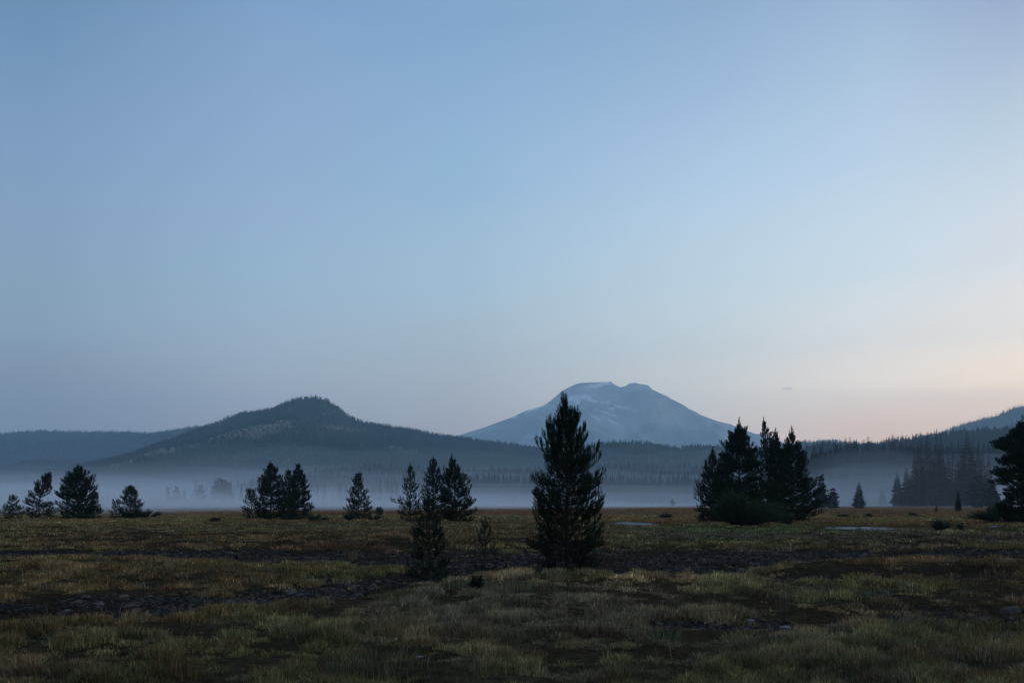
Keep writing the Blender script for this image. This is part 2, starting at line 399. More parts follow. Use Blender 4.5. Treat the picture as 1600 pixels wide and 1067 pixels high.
def build_grass():
    parts = []
    rs = np.random.RandomState(5)
    def zone(r0, r1, n, hs, ws, nb, radf, cell, keep_bare=0.04):
        lr = rs.uniform(math.log(r0), math.log(r1), n); r = np.exp(lr)
        a = np.radians(rs.uniform(-36, 36, n))
        x = np.sin(a) * r; y = np.cos(a) * r
        bm = bare_mask(x, y) * (1 - sst(60, 80, r)); pm = np.maximum(pond_mask(x, y), 0.29 * flat_mask(x, y)); fm = flat_mask(x, y)
        dens = 0.55 + 0.9 * sst(0.35, 0.6, fbm(x / 1.3, y / 1.3, 50, 3))
        dens = dens * (0.5 + 0.9 * sst(0.3, 0.52, fbm(x / 0.55, y / 0.55, 55, 2)))
        wx = x + 0.12 * (fbm(x * 3, y * 3, 62, 2) - 0.5); cd, cid = worley(wx, y, cell, 71); core = 1 - sst(0.2, 0.6, cd)
        dens = dens * (0.42 + 1.0 * core)
        keep = rs.uniform(0, 1, n) < np.maximum((1 - bm) * dens, keep_bare) * (pm < 0.3)
        x, y, r, bm, fm, core, cid = x[keep], y[keep], r[keep], bm[keep], fm[keep], core[keep], cid[keep]
        z = ground_z(x, y)
        cl = fbm(x / 1.3, y / 1.3, 50, 3); lg = fbm(x / 5, y / 5, 51, 3)
        hh = hs * (0.45 + 1.3 * sst(0.35, 0.7, cl)) * (0.7 + 0.6 * sst(0.3, 0.7, lg)) * (0.35 + 1.4 * sst(0.38, 0.66, fbm(x / 0.55, y / 0.55, 55, 2))) * (1 - 0.6 * bm) * (1 - 0.75 * fm) * rs.uniform(0.7, 1.25, len(x))
        hh = np.minimum(hh * (0.38 + 1.05 * core * (0.45 + 1.0 * cid)), hs * 1.7)
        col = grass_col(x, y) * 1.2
        c2 = (cid * 7.13) % 1.0
        col = col * (0.6 + 0.85 * ((cid * 3.7) % 1.0))[:, None]
        k1 = (c2 > 0.80)[:, None] * core[:, None]; k2 = (c2 < 0.10)[:, None] * core[:, None]
        col = col * (1 - 0.6 * k1) + 0.6 * k1 * np.array([0.20, 0.155, 0.095]); col = col * (1 - 0.55 * k2) + 0.55 * k2 * np.array([0.11, 0.05, 0.032])
        return blades(x, y, z, col, hh, ws * (r ** 0.85) * np.ones(len(x)), nb, radf * np.sqrt(r) * np.ones(len(x)), rs)
    parts.append(zone(6.5, 14, 100000, 0.122, 0.0008, 14, 0.022, 0.34))
    parts.append(zone(14, 30, 94000, 0.110, 0.00085, 13, 0.024, 0.48))
    parts.append(zone(30, 75, 72000, 0.110, 0.0011, 11, 0.030, 0.9))
    parts.append(zone(75, 260, 28000, 0.12, 0.0016, 10, 0.05, 2.0))
    # straw stalks standing above the grass
    n = 900; r = np.exp(rs.uniform(math.log(7), math.log(34), n)); a = np.radians(rs.uniform(-33, 33, n))
    x = np.sin(a) * r; y = np.cos(a) * r
    col = np.broadcast_to((0.16, 0.13, 0.085), (n, 3)) * rs.uniform(0.5, 1.1, (n, 1))
    parts.append(blades(x, y, ground_z(x, y), col, rs.uniform(0.18, 0.36, n), np.full(n, 0.0035) * (r / 12) ** 0.8, 2, np.full(n, 0.05), rs, 0.25))
    # marked clumps: photo (px, py, height m, blades, radius, colour)
    for px, py, h, nb, rad, c in ((375, 985, 0.62, 3, 0.03, (0.2, 0.17, 0.11)), (262, 1060, 0.5, 60, 0.14, (0.11, 0.07, 0.03)), (290, 1062, 0.45, 40, 0.12, (0.11, 0.07, 0.03)),
                                  (548, 868, 0.42, 160, 0.22, (0.14, 0.10, 0.06)), (670, 960, 0.55, 3, 0.03, (0.2, 0.17, 0.11)), (1225, 962, 0.5, 50, 0.12, (0.1, 0.08, 0.045)),
                                  (590, 1050, 0.26, 700, 0.5, (0.08, 0.085, 0.04)), (1330, 925, 0.20, 900, 0.7, (0.11, 0.125, 0.085)), (1035, 1000, 0.2, 260, 0.3, (0.08, 0.10, 0.05)),
                                  (1290, 930, 0.17, 500, 0.5, (0.11, 0.12, 0.08)), (740, 925, 0.20, 600, 0.45, (0.12, 0.13, 0.06)), (830, 925, 0.19, 600, 0.5, (0.13, 0.14, 0.065))):
        d = CAMZ * F / (py - HOR); x = np.array([(px - 800) / F * d]); y = np.array([d])
        parts.append(blades(x, y, ground_z(x, y), np.array([c]), np.array([h]), np.array([0.0055]), nb, np.array([rad]), rs, 0.35))
    V = []; Q = []; T = []; C = []; o = 0
    for v, q, t, c in parts:
        V.append(v); Q.append(q + o); T.append(t + o); C.append(c); o += len(v)
    me = mesh_np('grass', np.vstack(V), [np.vstack(Q), np.vstack(T)], M_grass, np.vstack(C))
    tag(obj('grass', me), 'olive, straw and rust coloured marsh grass covering the meadow', None, None, 'stuff')
build_grass()

# ------------------------------------------------------------------ gravel (stuff) + a few larger stones
def rock_mesh(n, rs, flat=0.35):
    m_ = 7
    t = np.linspace(0, 2 * np.pi, m_, endpoint=False)
    V = []
    rr = rs.uniform(0.7, 1.2, (n, m_))
    x = np.cos(t) * rr; y = np.sin(t) * rr
    top = np.stack([x * 0.7, y * 0.7, flat * rs.uniform(0.7, 1.2, (n, m_))], -1)
    bot = np.stack([x, y, -0.15 * np.ones((n, m_))], -1)
    return np.concatenate([bot, top], 1)
def build_gravel():
    rs = np.random.RandomState(8)
    n = 300000
    r = np.exp(rs.uniform(math.log(9), math.log(36), n)); a = np.radians(rs.uniform(-36, 36, n))
    x = np.sin(a) * r; y = np.cos(a) * r
    bm = bare_mask(x, y); px, py = to_px(x, y)
    w = bm * (0.25 + 0.75 * sst(0.42, 0.6, fbm(x * 0.7, y * 0.7, 61)))
    w = w * np.where((px > 1230) & (py > 885), 0.18, 1.0)
    k = rs.uniform(0, 1, n) < w * 0.75
    x, y, r = x[k], y[k], r[k]; n = len(x)
    P = rock_mesh(n, rs)
    s = np.exp(rs.normal(math.log(0.019), 0.5, n)) * (0.75 + r / 40)
    ra = rs.uniform(0, 2 * np.pi, n); ca, sa = np.cos(ra)[:, None], np.sin(ra)[:, None]
    xs = P[..., 0] * s[:, None] * 1.3; ys = P[..., 1] * s[:, None]
    tilt = rs.normal(0, 0.22, (n, 1)); tilt2 = rs.normal(0, 0.22, (n, 1))
    X = xs * ca - ys * sa; Y = xs * sa + ys * ca
    Z = P[..., 2] * s[:, None] + X * tilt + Y * tilt2
    V = np.stack([X + x[:, None], Y + y[:, None], Z + ground_z(x, y)[:, None]], -1).reshape(-1, 3)
    base = np.arange(n)[:, None] * 14
    i = np.arange(7)
    Q = (base[:, :, None] + np.stack([i, (i + 1) % 7, 7 + (i + 1) % 7, 7 + i], -1)[None].reshape(1, 7, 4)).reshape(-1, 4)
    H = base + np.arange(7, 14)[None]
    g = 0.012 + 0.065 * rs.uniform(0, 1, (n, 1)) ** 2.5 * np.array([[1.3, 0.97, 0.82]])
    me = mesh_np('gravel', V, [Q, H], M_rock, np.repeat(g, 14, 0))
    tag(obj('gravel', me), 'flat grey stones and dried mud plates in the bare strips', None, None, 'stuff')
build_gravel()

def stone(px, py, w, label):
    d = CAMZ * F / (py - HOR); x = (px - 800) / F * d
    rs = np.random.RandomState(int(px))
    nu, nv = 14, 8
    u = np.linspace(0, 2 * np.pi, nu, endpoint=False); v = np.linspace(0.0, np.pi, nv + 2)[1:-1]
    U, Vv = np.meshgrid(u, v, indexing='ij')
    dx, dy, dz = np.cos(U) * np.sin(Vv), np.sin(U) * np.sin(Vv), np.cos(Vv)
    rr = 1 + 0.5 * (fbm(dx * 1.7 + px, dy * 1.7 + dz * 1.3, 3) - 0.5)
    P = np.stack([dx * rr * w, dy * rr * w * 0.7, np.sign(dz) * np.abs(dz) ** 0.6 * rr * w * 0.28], -1).reshape(-1, 3)
    P = np.vstack([P, [[0, 0, w * 0.28]], [[0, 0, -w * 0.28]]])
    i = np.arange(nu)[:, None]; j = np.arange(nv - 1)[None]
    i2 = (i + 1) % nu
    Q = np.stack([i * nv + j, i * nv + j + 1, i2 * nv + j + 1, i2 * nv + j], -1).reshape(-1, 4)
    ii = np.arange(nu); T1 = np.stack([np.full(nu, nu * nv), ii * nv, ((ii + 1) % nu) * nv], -1)
    T2 = np.stack([np.full(nu, nu * nv + 1), ((ii + 1) % nu) * nv + nv - 1, ii * nv + nv - 1], -1)
    me = mesh_np('stone', P, [Q, T1, T2], M_rock, np.tile([[0.17, 0.17, 0.18]], (len(P), 1)), smooth=True)
    o = obj('stone', me, None, (x, d, float(ground_z(np.array([x]), np.array([d]))[0]) + w * 0.16))
    tag(o, label, 'stone', 'pale flat stones lying on bare mud')
    return o
stone(1227, 976, 0.085, 'small pale flat stone on dark mud right of the tall centre pine')
stone(1425, 982, 0.075, 'small pale stone on the wide dark bare patch at the lower right')
stone(655, 1033, 0.045, 'tiny whitish stone half hidden in foreground grass at the bottom centre left')
stone(232, 953, 0.05, 'bluish grey flat stone in the muddy gravel strip at the left')
stone(192, 955, 0.045, 'pale thin stone left of the bluish stone in the muddy gravel strip')
stone(1172, 968, 0.07, 'pale flat stone at the left end of the dark mud')
stone(1552, 827, 0.3, 'low pale log-like stone lying in front of the bush at the right edge')

# ------------------------------------------------------------------ pines
class Twigs:
    def __init__(s): s.a = []; s.b = []; s.d = []
    def add(s, p, q, dens=1.0): s.a.append(p); s.b.append(q); s.d.append(dens)

def tube(Vl, Fl, pts, rads, sides=6):
    o = sum(len(v) for v in Vl)
    pts = np.asarray(pts, float); n = len(pts)
    t = np.gradient(pts, axis=0); t /= np.linalg.norm(t, axis=1)[:, None] + 1e-9
    up = np.array([0.31, 0.17, 0.93]) if abs(t[0][2]) < 0.8 else np.array([1.0, 0.1, 0.0])
    s_ = np.cross(t, up); s_ /= np.linalg.norm(s_, axis=1)[:, None] + 1e-9
    u_ = np.cross(s_, t)
    a = np.linspace(0, 2 * np.pi, sides, endpoint=False)
    V = pts[:, None] + (np.cos(a)[None, :, None] * s_[:, None] + np.sin(a)[None, :, None] * u_[:, None]) * np.asarray(rads)[:, None, None]
    Vl.append(V.reshape(-1, 3))
    i = np.arange(n - 1)[:, None]; j = np.arange(sides)[None]
    Q = np.stack([i * sides + j, i * sides + (j + 1) % sides, (i + 1) * sides + (j + 1) % sides, (i + 1) * sides + j], -1).reshape(-1, 4) + o
    Fl.append(Q)

def needles(tw, rs, per_m, nl, nw, spread=0.75, col=(0.022, 0.036, 0.022)):
    A = np.array(tw.a); B = np.array(tw.b); D = np.array(tw.d)
    Ld = np.linalg.norm(B - A, axis=1)
    cnt = np.maximum(2, (Ld * per_m * D).astype(int))
    idx = np.repeat(np.arange(len(A)), cnt); k = len(idx)
    t = rs.uniform(0, 1, k)
    ax = (B - A) / (Ld[:, None] + 1e-9)
    P = A[idx] + (B - A)[idx] * t[:, None]
    rv = rs.normal(0, 1, (k, 3)); axk = ax[idx]
    rv -= (rv * axk).sum(1)[:, None] * axk; rv /= np.linalg.norm(rv, axis=1)[:, None] + 1e-9
    ang = rs.uniform(0.35, 1.0, k) * spread * 1.2
    d = axk * np.cos(ang)[:, None] + rv * np.sin(ang)[:, None]
    ln = nl * rs.uniform(0.7, 1.2, k)
    sd = np.cross(d, rs.normal(0, 1, (k, 3))); sd /= np.linalg.norm(sd, axis=1)[:, None] + 1e-9
    w = nw * 0.5
    V = np.empty((k, 3, 3)); V[:, 0] = P - sd * w; V[:, 1] = P + sd * w; V[:, 2] = P + d * ln[:, None]
    T = np.arange(k * 3).reshape(-1, 3)
    c = np.array(col) * (0.6 + 0.9 * rs.uniform(0, 1, (len(A), 1)))[idx] * rs.uniform(0.8, 1.25, (k, 1))
    return V.reshape(-1, 3), T, np.repeat(c, 3, 0)

def pine_data(H, prof, seed, dist, whorl=0.3, per=5, lean=None, e_lo=-6, e_hi=48, fill=1.0, base=0.02, extra=(), side_len=1.0, leader=0.09, gaps=(), asym=None, curve=26):
    """H height; prof: [(t, radius m)]; lean: function t-> (dx,dy) ; gaps: [(t0,t1,az,halfwidth)] branches left out;
    extra: [(t, az_deg, length, elev)] ; asym: f(t, az)->factor"""
    rs = np.random.RandomState(seed)
    pt = np.array(prof, float)
    tw = Twigs(); Vl = []; Fl = []
    ln = lean or (lambda t: (0.0, 0.0))
    ts = np.linspace(0, 1, 14)
    axis = np.array([[*ln(t), t * H] for t in ts]); axis[0][2] = -0.12
    r0 = 0.011 * H + 0.012
    tube(Vl, Fl, axis, [max(0.006, r0 * (1 - t) ** 0.8 * (1.25 if t < 0.03 else 1)) for t in ts], 8)
    def at(t):
        x, y = ln(t); return np.array([x, y, t * H])
    def branch(t, az, reach, e0, lv=0, L0=None):
        n = 7
        ee = math.radians(e0)
        e1 = min(math.radians(88), ee + math.radians(curve * rs.uniform(0.6, 1.3)))
        es = ee + (e1 - ee) * np.linspace(0, 1, n) ** 1.8; hz = np.cos(es).sum()
        step = reach / hz
        step = min(step, reach * 1.7 / n)
        lim = H * (1 - 0.35 * leader) - 0.9 * reach - t * H
        for _ in range(6):
            if step * np.sin(es).sum() > lim and t > 0.3: es = es * 0.85
        p = at(t); pts = [p]; da = rs.normal(0, 0.12); a = az
        for k in range(n):
            a += da / n * 2 + rs.normal(0, 0.05)
            e = es[k] + rs.normal(0, 0.08)
            p = p + step * np.array([math.cos(e) * math.cos(a), math.cos(e) * math.sin(a), math.sin(e)])
            pts.append(p)
        pts = np.array(pts); Lb = step * n
        tube(Vl, Fl, pts, np.linspace(0.005 + 0.011 * Lb, 0.004, n + 1), 4)
        # needles on outer part
        for k in range(n):
            f = (k + 0.5) / n
            if f > 0.2: tw.add(pts[k], pts[k + 1], 1.0 if f > 0.4 else 0.6)
        cl = rs.uniform(0.5, 1.0) * (0.14 if dist < 40 else 0.24)
        tw.add(pts[-1], pts[-1] + np.array([0.25 * math.cos(a), 0.25 * math.sin(a), 1.0]) * cl, 1.2)
        # side twigs
        sp = max(0.07, 0.0145 * math.sqrt(dist)) / fill
        s_ = 0.22 * Lb + sp * rs.uniform(0, 1); sgn = rs.choice([-1, 1])
        while s_ < Lb * 0.97:
            f = s_ / Lb; k = min(n - 1, int(f * n)); q = pts[k] + (pts[k + 1] - pts[k]) * (f * n - k)
            e = es[k]; L2 = side_len * (0.42 * (Lb - s_) + 0.10 * min(1, H / 4) + 0.06) * rs.uniform(0.7, 1.3)
            a2 = a + sgn * math.radians(rs.uniform(30, 65)); sgn = -sgn if rs.uniform() < 0.8 else sgn
            e2 = e + math.radians(rs.uniform(-5, 30)); q0 = q
            nn = 3
            for j in range(nn):
                q1 = q + L2 / nn * np.array([math.cos(e2) * math.cos(a2), math.cos(e2) * math.sin(a2), math.sin(e2)])
                tw.add(q, q1, 1.0); 
                if j == 1 and L2 > 0.22:
                    for sg in (-1, 1):
                        if rs.uniform() < 0.8:
                            a3 = a2 + sg * math.radians(rs.uniform(35, 60)); e3 = e2 + math.radians(rs.uniform(5, 30)); l3 = L2 * rs.uniform(0.3, 0.5)
                            tw.add(q1, q1 + l3 * np.array([math.cos(e3) * math.cos(a3), math.cos(e3) * math.sin(a3), math.sin(e3)]), 1.0)
                q = q1; e2 += math.radians(rs.uniform(6, 16)); e2 = min(e2, math.radians(86)); a2 -= sgn * 0.05
            tw.add(q, q + np.array([0.2 * math.cos(a2), 0.2 * math.sin(a2), 1.0]) * cl * rs.uniform(0.4, 0.9), 1.0)
            s_ += sp * rs.uniform(0.7, 1.4)
    t = base
    while t < 1 - leader:
        nb = per + rs.randint(-1, 2)
        a0 = rs.uniform(0, 6.28)
        for k in range(nb):
            az = a0 + 6.283 * k / nb + rs.normal(0, 0.25)
            tt = t + rs.uniform(-0.012, 0.012)
            azd = math.degrees(az) % 360
            if any(g[0] < tt < g[1] and abs((azd - g[2] + 180) % 360 - 180) < g[3] for g in gaps): continue
            rch = np.interp(tt + 0.05 + 0.09 * tt, pt[:, 0], pt[:, 1]) * rs.uniform(0.72, 1.08)
            if rs.uniform() < 0.12: rch *= 0.6
            if asym: rch *= asym(tt, math.radians(azd))
            e0 = e_lo + (e_hi - e_lo) * tt ** 1.3 + rs.normal(0, 6)
            branch(max(0.015, tt), az, rch, e0)
        t += whorl / H * rs.uniform(0.85, 1.15) * (1.25 - 0.45 * t)
    # upright candles round the leader
    top = at(1.0); lt = at(1 - leader)
    tw.add(lt, top, 1.5)
    tw.add(lt * 0.5 + top * 0.5, top, 1.0)
    for k in range(5):
        a = rs.uniform(0, 6.28); l = leader * H * rs.uniform(0.45, 0.85); e = math.radians(rs.uniform(58, 76)); p = at(1 - leader * rs.uniform(0.9, 1.5))
        m_ = p + 0.4 * l * np.array([math.cos(e) * math.cos(a), math.cos(e) * math.sin(a), math.sin(e)])
        tw.add(p, m_, 1.2); tw.add(m_, m_ + np.array([0.03 * math.cos(a), 0.03 * math.sin(a), 0.6 * l]), 1.2)
    for (tt, azd, ln_, e) in extra: branch(tt, math.radians(azd), ln_, e)
    return tw, Vl, Fl, rs

PINE_GROUP = 'pines standing on the meadow'
def pine(px, base_py, top_py, prof_px, seed, label, name='pine_tree', dist=None, group=PINE_GROUP, needle_col=(0.020, 0.033, 0.020), **kw):
    d = dist or CAMZ * F / (base_py - HOR)
    X = (px - 800) / F * d
    gz = float(ground_z(np.array([X]), np.array([d]))[0])
    H = CAMZ + (HOR - top_py) / F * d - gz
    k = d / F
    prof = [(t, w * k * (0.98 if d > 40 else 1.02)) for t, w in prof_px]
    if 'lean_px' in kw:
        lp = kw.pop('lean_px'); tt = [a for a, _ in lp]; xx = [b * k for _, b in lp]
        kw['lean'] = lambda t: (float(np.interp(t, tt, xx)), 0.0)
    if d > 40: kw['fill'] = kw.get('fill', 1.0) * 1.2
    kw.setdefault('whorl', 0.3 if d < 40 else 0.31); kw['per'] = kw.get('per', 5) + (2 if d > 40 else 0)
    rv = np.random.RandomState(seed + 1000)
    kw.setdefault('e_hi', rv.uniform(34, 56)); kw.setdefault('curve', rv.uniform(16, 34)); kw.setdefault('side_len', rv.uniform(0.85, 1.2)); kw.setdefault('e_lo', rv.uniform(-12, 4))
    if 'extra' in kw: kw['extra'] = [(a, b, c * k, e) for a, b, c, e in kw['extra']]
    tw, Vl, Fl, rs = pine_data(H, prof, seed, d, **kw)
    if d < 30: per_m, nl, nw = 330, 0.055, 0.0065
    else: per_m, nl, nw = 95, 0.10, 0.033
    V, T, C = needles(tw, rs, per_m, nl, nw, 0.62, needle_col)
    root = bpy.data.objects.new(name, None); COL.objects.link(root)
    root.location = (X, d, gz); root.empty_display_size = 0.5
    tag(root, label, 'pine tree', group)
    obj('crown', mesh_np('crown', V, [T], M_needle, C), root)
    VV = np.vstack(Vl)
    obj('trunk', mesh_np('trunk', VV, [np.vstack(Fl)], M_bark, np.tile([[0.05, 0.042, 0.036]], (len(VV), 1)), smooth=True), root)
    return root

HERO = [(0, 38), (0.06, 54), (0.2, 62), (0.38, 60), (0.55, 56), (0.68, 46), (0.78, 35), (0.87, 24), (0.95, 12), (1, 4)]
pine(885, 890, 612, HERO, 3, 'largest, tall dense dark pine with upright shoots, before the snow-streaked mountain', whorl=0.2, per=8, e_lo=-8, e_hi=54, fill=1.5, leader=0.07, lean_px=[(0, 0), (0.5, 2), (0.8, 0), (1, -6)], base=0.015, curve=34,
     extra=[(0.70, 8, 26, 74), (0.72, 40, 22, 74), (0.66, 350, 30, 68), (0.55, 185, 50, 55), (0.74, 170, 20, 76)])
pine(671, 900, 768, [(0, 32), (0.1, 37), (0.3, 33), (0.5, 26), (0.7, 18), (0.85, 10), (1, 4)], 4, 'small young pine in near grass before the group of three', whorl=0.17, per=7, e_lo=-4, e_hi=42, leader=0.12, base=0.03, side_len=1.1, curve=25, fill=1.1)
pine(758, 894, 807, [(0, 16), (0.15, 20), (0.4, 20), (0.6, 16), (0.8, 10), (1, 4)], 6, 'thin waist-high pine sapling with sparse whorls on the gravel strip', name='pine_sapling', whorl=0.19, per=5, e_lo=8, e_hi=36, leader=0.16, fill=0.6, side_len=0.65, base=0.12, curve=30)
# middle group of three
def cone(w, top=4): return [(0, w * 0.8), (0.12, w), (0.3, w * 0.97), (0.5, w * 0.78), (0.7, w * 0.55), (0.85, w * 0.35), (1, top)]
pine(641, 819, 724, [(0, 14), (0.15, 19), (0.3, 19), (0.5, 15), (0.7, 10), (0.85, 6), (1, 2)], 10, 'slender airy pine, leftmost of the group of three behind the small young pine', fill=0.55, per=5, extra=[(0.28, 180, 30, 8)], e_lo=5)
pine(677, 816, 713, cone(25), 11, 'tall pine in the middle of the group of three behind the small young pine', fill=0.7)
pine(710, 819, 709, [(0, 20), (0.12, 34), (0.3, 35), (0.5, 30), (0.7, 20), (0.85, 10), (1, 3)], 12, 'full dark pine, rightmost of the group of three behind the small young pine', fill=0.95, lean_px=[(0, 4), (1, -4)])
# lone pine
pine(560, 810, 737, cone(25), 13, 'lone broad-based pine with ragged limbs between two pine groups', fill=0.8, per=5)
pine(593, 809, 792, [(0, 6), (0.4, 7), (0.8, 4), (1, 1)], 14, 'knee-high pine sapling just right of the lone broad-based pine', name='pine_sapling', whorl=0.2, leader=0.2)
# left-middle clump
pine(423, 811, 721, [(0, 24), (0.15, 29), (0.4, 28), (0.6, 23), (0.8, 14), (0.92, 9), (1, 3)], 15, 'dense tall pine with a narrow spiky top, left half of the close-set pine pair', fill=1.1, per=6)
pine(391, 810, 762, cone(18), 16, 'low airy pine leaning out at the left foot of the close-set pine pair', fill=0.6, lean_px=[(0, 4), (1, 0)])
pine(466, 811, 723, [(0, 22), (0.15, 25), (0.4, 23), (0.6, 18), (0.8, 12), (0.92, 7), (1, 3)], 17, 'dense tall pine, right half of the close-set pine pair', fill=1.1, per=6)
pine(450, 812, 731, cone(18), 18, 'narrower pine squeezed in the middle of the close-set pine pair', fill=0.9)
# far left
pine(20, 812, 772, cone(18), 19, 'small bushy pine at the far left edge of the meadow', fill=0.9)
pine(63, 812, 737, [(0, 23), (0.2, 27), (0.4, 24), (0.6, 18), (0.8, 13), (1, 3)], 20, 'crooked pine leaning right with a ragged crown, second from the left', fill=0.8, lean_px=[(0, -2), (0.4, -2), (0.7, 8), (1, 16)], gaps=[(0.3, 0.55, 0, 50)])
pine(123, 813, 726, [(0, 32), (0.15, 35), (0.35, 34), (0.55, 30), (0.75, 20), (0.9, 10), (1, 3)], 21, 'broad dark pine with several spiky tops, third from the left', fill=1.1, per=6, extra=[(0.3, 185, 40, 10)])
pine(148, 812, 768, cone(12), 22, 'short pine tucked against the right side of the broad dark pine', fill=0.8)
pine(204, 810, 757, [(0, 17), (0.2, 20), (0.45, 19), (0.65, 15), (0.85, 8), (1, 2)], 23, 'small rounded dark pine beside a low bush left of the narrow pool', fill=1.2, per=6)
pine(182, 810, 781, cone(11), 24, 'short airy pine at the left foot of the small rounded pine', fill=0.6)
# right cluster
pine(1114, 816, 698, [(0, 28), (0.15, 34), (0.35, 33), (0.55, 26), (0.75, 17), (0.9, 8), (1, 3)], 30, 'shorter pine at the left end of the big clump above the willow', fill=1.0, asym=lambda t, a: 1.0 if math.cos(a) < 0 else 0.8)
pine(1128, 814, 703, cone(22), 31, 'narrow pine half hidden between the left pine and the tallest one of the big clump', fill=0.9)
pine(1155, 819, 652, [(0, 34), (0.2, 42), (0.4, 39), (0.6, 35), (0.75, 27), (0.88, 15), (0.95, 8), (1, 3)], 32, 'tall dense pine with a many-pointed top, left centre of the big clump', fill=1.15, per=6)
pine(1196, 818, 652, [(0, 24), (0.3, 26), (0.6, 19), (0.8, 13), (0.9, 11), (1, 3)], 33, 'tall thin-crowned pine with a crooked open top in the big clump', fill=0.7, lean_px=[(0, 4), (0.7, 4), (0.85, -1), (1, -3)], per=4)
pine(1212, 816, 668, [(0, 26), (0.3, 28), (0.55, 21), (0.75, 14), (0.9, 7), (1, 3)], 34, 'full pine right of the crooked-topped one in the big clump', fill=1.0)
pine(1237, 815, 665, [(0, 38), (0.15, 42), (0.3, 40), (0.5, 34), (0.7, 24), (0.85, 14), (1, 3)], 35, 'pine at the right end of the big clump with long low limbs reaching right', fill=0.95, per=6, extra=[(0.12, 0, 54, 6), (0.18, 350, 52, 14), (0.1, 15, 50, 2), (0.24, 5, 50, 20), (0.06, 340, 48, 0)])
# right edge
pine(1597, 819, 648, [(0, 40), (0.15, 46), (0.3, 40), (0.42, 46), (0.6, 46), (0.75, 44), (0.88, 32), (0.95, 20), (1, 8)], 36, 'big dark round-topped pine cut off by the right edge of the photo', fill=1.4, per=8, e_lo=-8, e_hi=24, curve=14, asym=lambda t, a: 0.8 + 0.35 * math.sin(t * 21 + 2 * a))

# ------------------------------------------------------------------ bushes
def bush(px, base_py, hw_px, h_px, seed, label, d=None, n=None, col=(0.028, 0.042, 0.022), name='bush', cat='bush', depth=1.0):
    d = d or CAMZ * F / (base_py - HOR); k = d / F
    X = (px - 800) * k; gz = float(ground_z(np.array([X]), np.array([d]))[0])
    H = 1.3 * (CAMZ + (HOR - (base_py - h_px)) * k - gz); W = hw_px * k
    rs = np.random.RandomState(seed)
    lobes = max(5, int(W * 3))
    lx = rs.uniform(-0.8, 0.8, lobes) * W; ly = rs.uniform(-0.5, 0.5, lobes) * W * depth; 
    lh = H * (1 - 0.45 * (lx / W) ** 2) * rs.uniform(0.7, 1.0, lobes); lr = W * rs.uniform(0.25, 0.45, lobes)
    ns = n or int(140 * W)
    li = rs.randint(0, lobes, ns)
    Vl = []; Fl = []; A = []; B = []
    for i in range(ns):
        l = li[i]; a = rs.uniform(0, 6.28); sp = rs.uniform(0.1, 1) * lr[l]
        p0 = np.array([lx[l] * 0.3 + 0.2 * sp * math.cos(a), ly[l] * 0.3 + 0.2 * sp * math.sin(a), -0.05])
        hh = lh[l] * rs.uniform(0.5, 1.08) * math.sqrt(max(0.1, 1 - 0.6 * (sp / lr[l]) ** 2))
        p2 = np.array([lx[l] + sp * math.cos(a), ly[l] + sp * math.sin(a), hh])
        p1 = (p0 + p2) / 2 + np.array([0, 0, 0.1 * hh]) - 0.12 * np.array([math.cos(a), math.sin(a), 0]) * sp
        tube(Vl, Fl, [p0, p1, p2], [0.012, 0.008, 0.003], 3)
        A += [p0 * 0.5 + p1 * 0.5, p1]; B += [p1, p2]
    t = Twigs(); t.a = A; t.b = B; t.d = [0.8] * ns * 2
    V, T, C = needles(t, rs, 150, 0.075, 0.026, 1.1, col)
    root = bpy.data.objects.new(name, None); COL.objects.link(root); root.location = (X, d, gz)
    tag(root, label, cat, 'bushes and shrubs on the meadow')
    obj('foliage', mesh_np('foliage', V, [T], M_leaf, C), root)
    VV = np.vstack(Vl); obj('stem', mesh_np('stem', VV, [np.vstack(Fl)], M_bark, np.tile([[0.025, 0.026, 0.016]], (len(VV), 1))), root)
bush(1160, 824, 72, 49, 50, 'large rounded dark willow bush under the big pine clump', n=900, col=(0.022, 0.044, 0.014), name='willow_bush', depth=0.6)
bush(1232, 822, 26, 22, 51, 'lighter green shrub at the right foot of the large willow bush', col=(0.035, 0.065, 0.028), depth=0.7)
bush(1570, 819, 48, 25, 52, 'wide low green bush beneath the round-topped pine at the right edge', col=(0.03, 0.055, 0.026), depth=0.6)
bush(1468, 830, 26, 18, 53, 'dark reedy bush right of the wide dark pool', col=(0.03, 0.042, 0.024))
bush(1504, 828, 12, 10, 54, 'small dark bush between the reedy bush and the right-edge bush', col=(0.03, 0.042, 0.024))
bush(228, 809, 22, 12, 55, 'low spreading bush beside the small rounded dark pine', col=(0.022, 0.034, 0.018))
bush(492, 816, 20, 12, 56, 'low dark bush in front of the close-set pine pair, on its right', col=(0.024, 0.036, 0.02))
bush(340, 818, 20, 9, 57, 'low dark shrub left of the close-set pine pair', col=(0.026, 0.036, 0.02))
bush(455, 836, 13, 8, 58, 'small dark shrub alone in the grass below the close-set pine pair', col=(0.026, 0.04, 0.02))
bush(585, 813, 12, 9, 59, 'small bush around the knee-high sapling', col=(0.026, 0.036, 0.02))
bush(548, 812, 16, 9, 60, 'low bush hugging the foot of the lone broad-based pine', col=(0.028, 0.04, 0.022))
bush(32, 846, 14, 7, 61, 'small dark shrub in the grass at the far left', col=(0.026, 0.036, 0.02))
bush(1422, 846, 15, 9, 62, 'small dark green shrub in the grass in front of the pool', col=(0.028, 0.042, 0.022))
bush(1446, 852, 16, 8, 63, 'small shrub in front of the reedy bush', col=(0.03, 0.04, 0.024))
bush(1362, 806, 11, 5, 65, 'low shrub on the far meadow edge below the lone cone-shaped spruce', col=(0.03, 0.042, 0.022))
bush(1428, 805, 9, 5, 66, 'low shrub on the far meadow edge before the left end of the misty stand', col=(0.03, 0.042, 0.022))
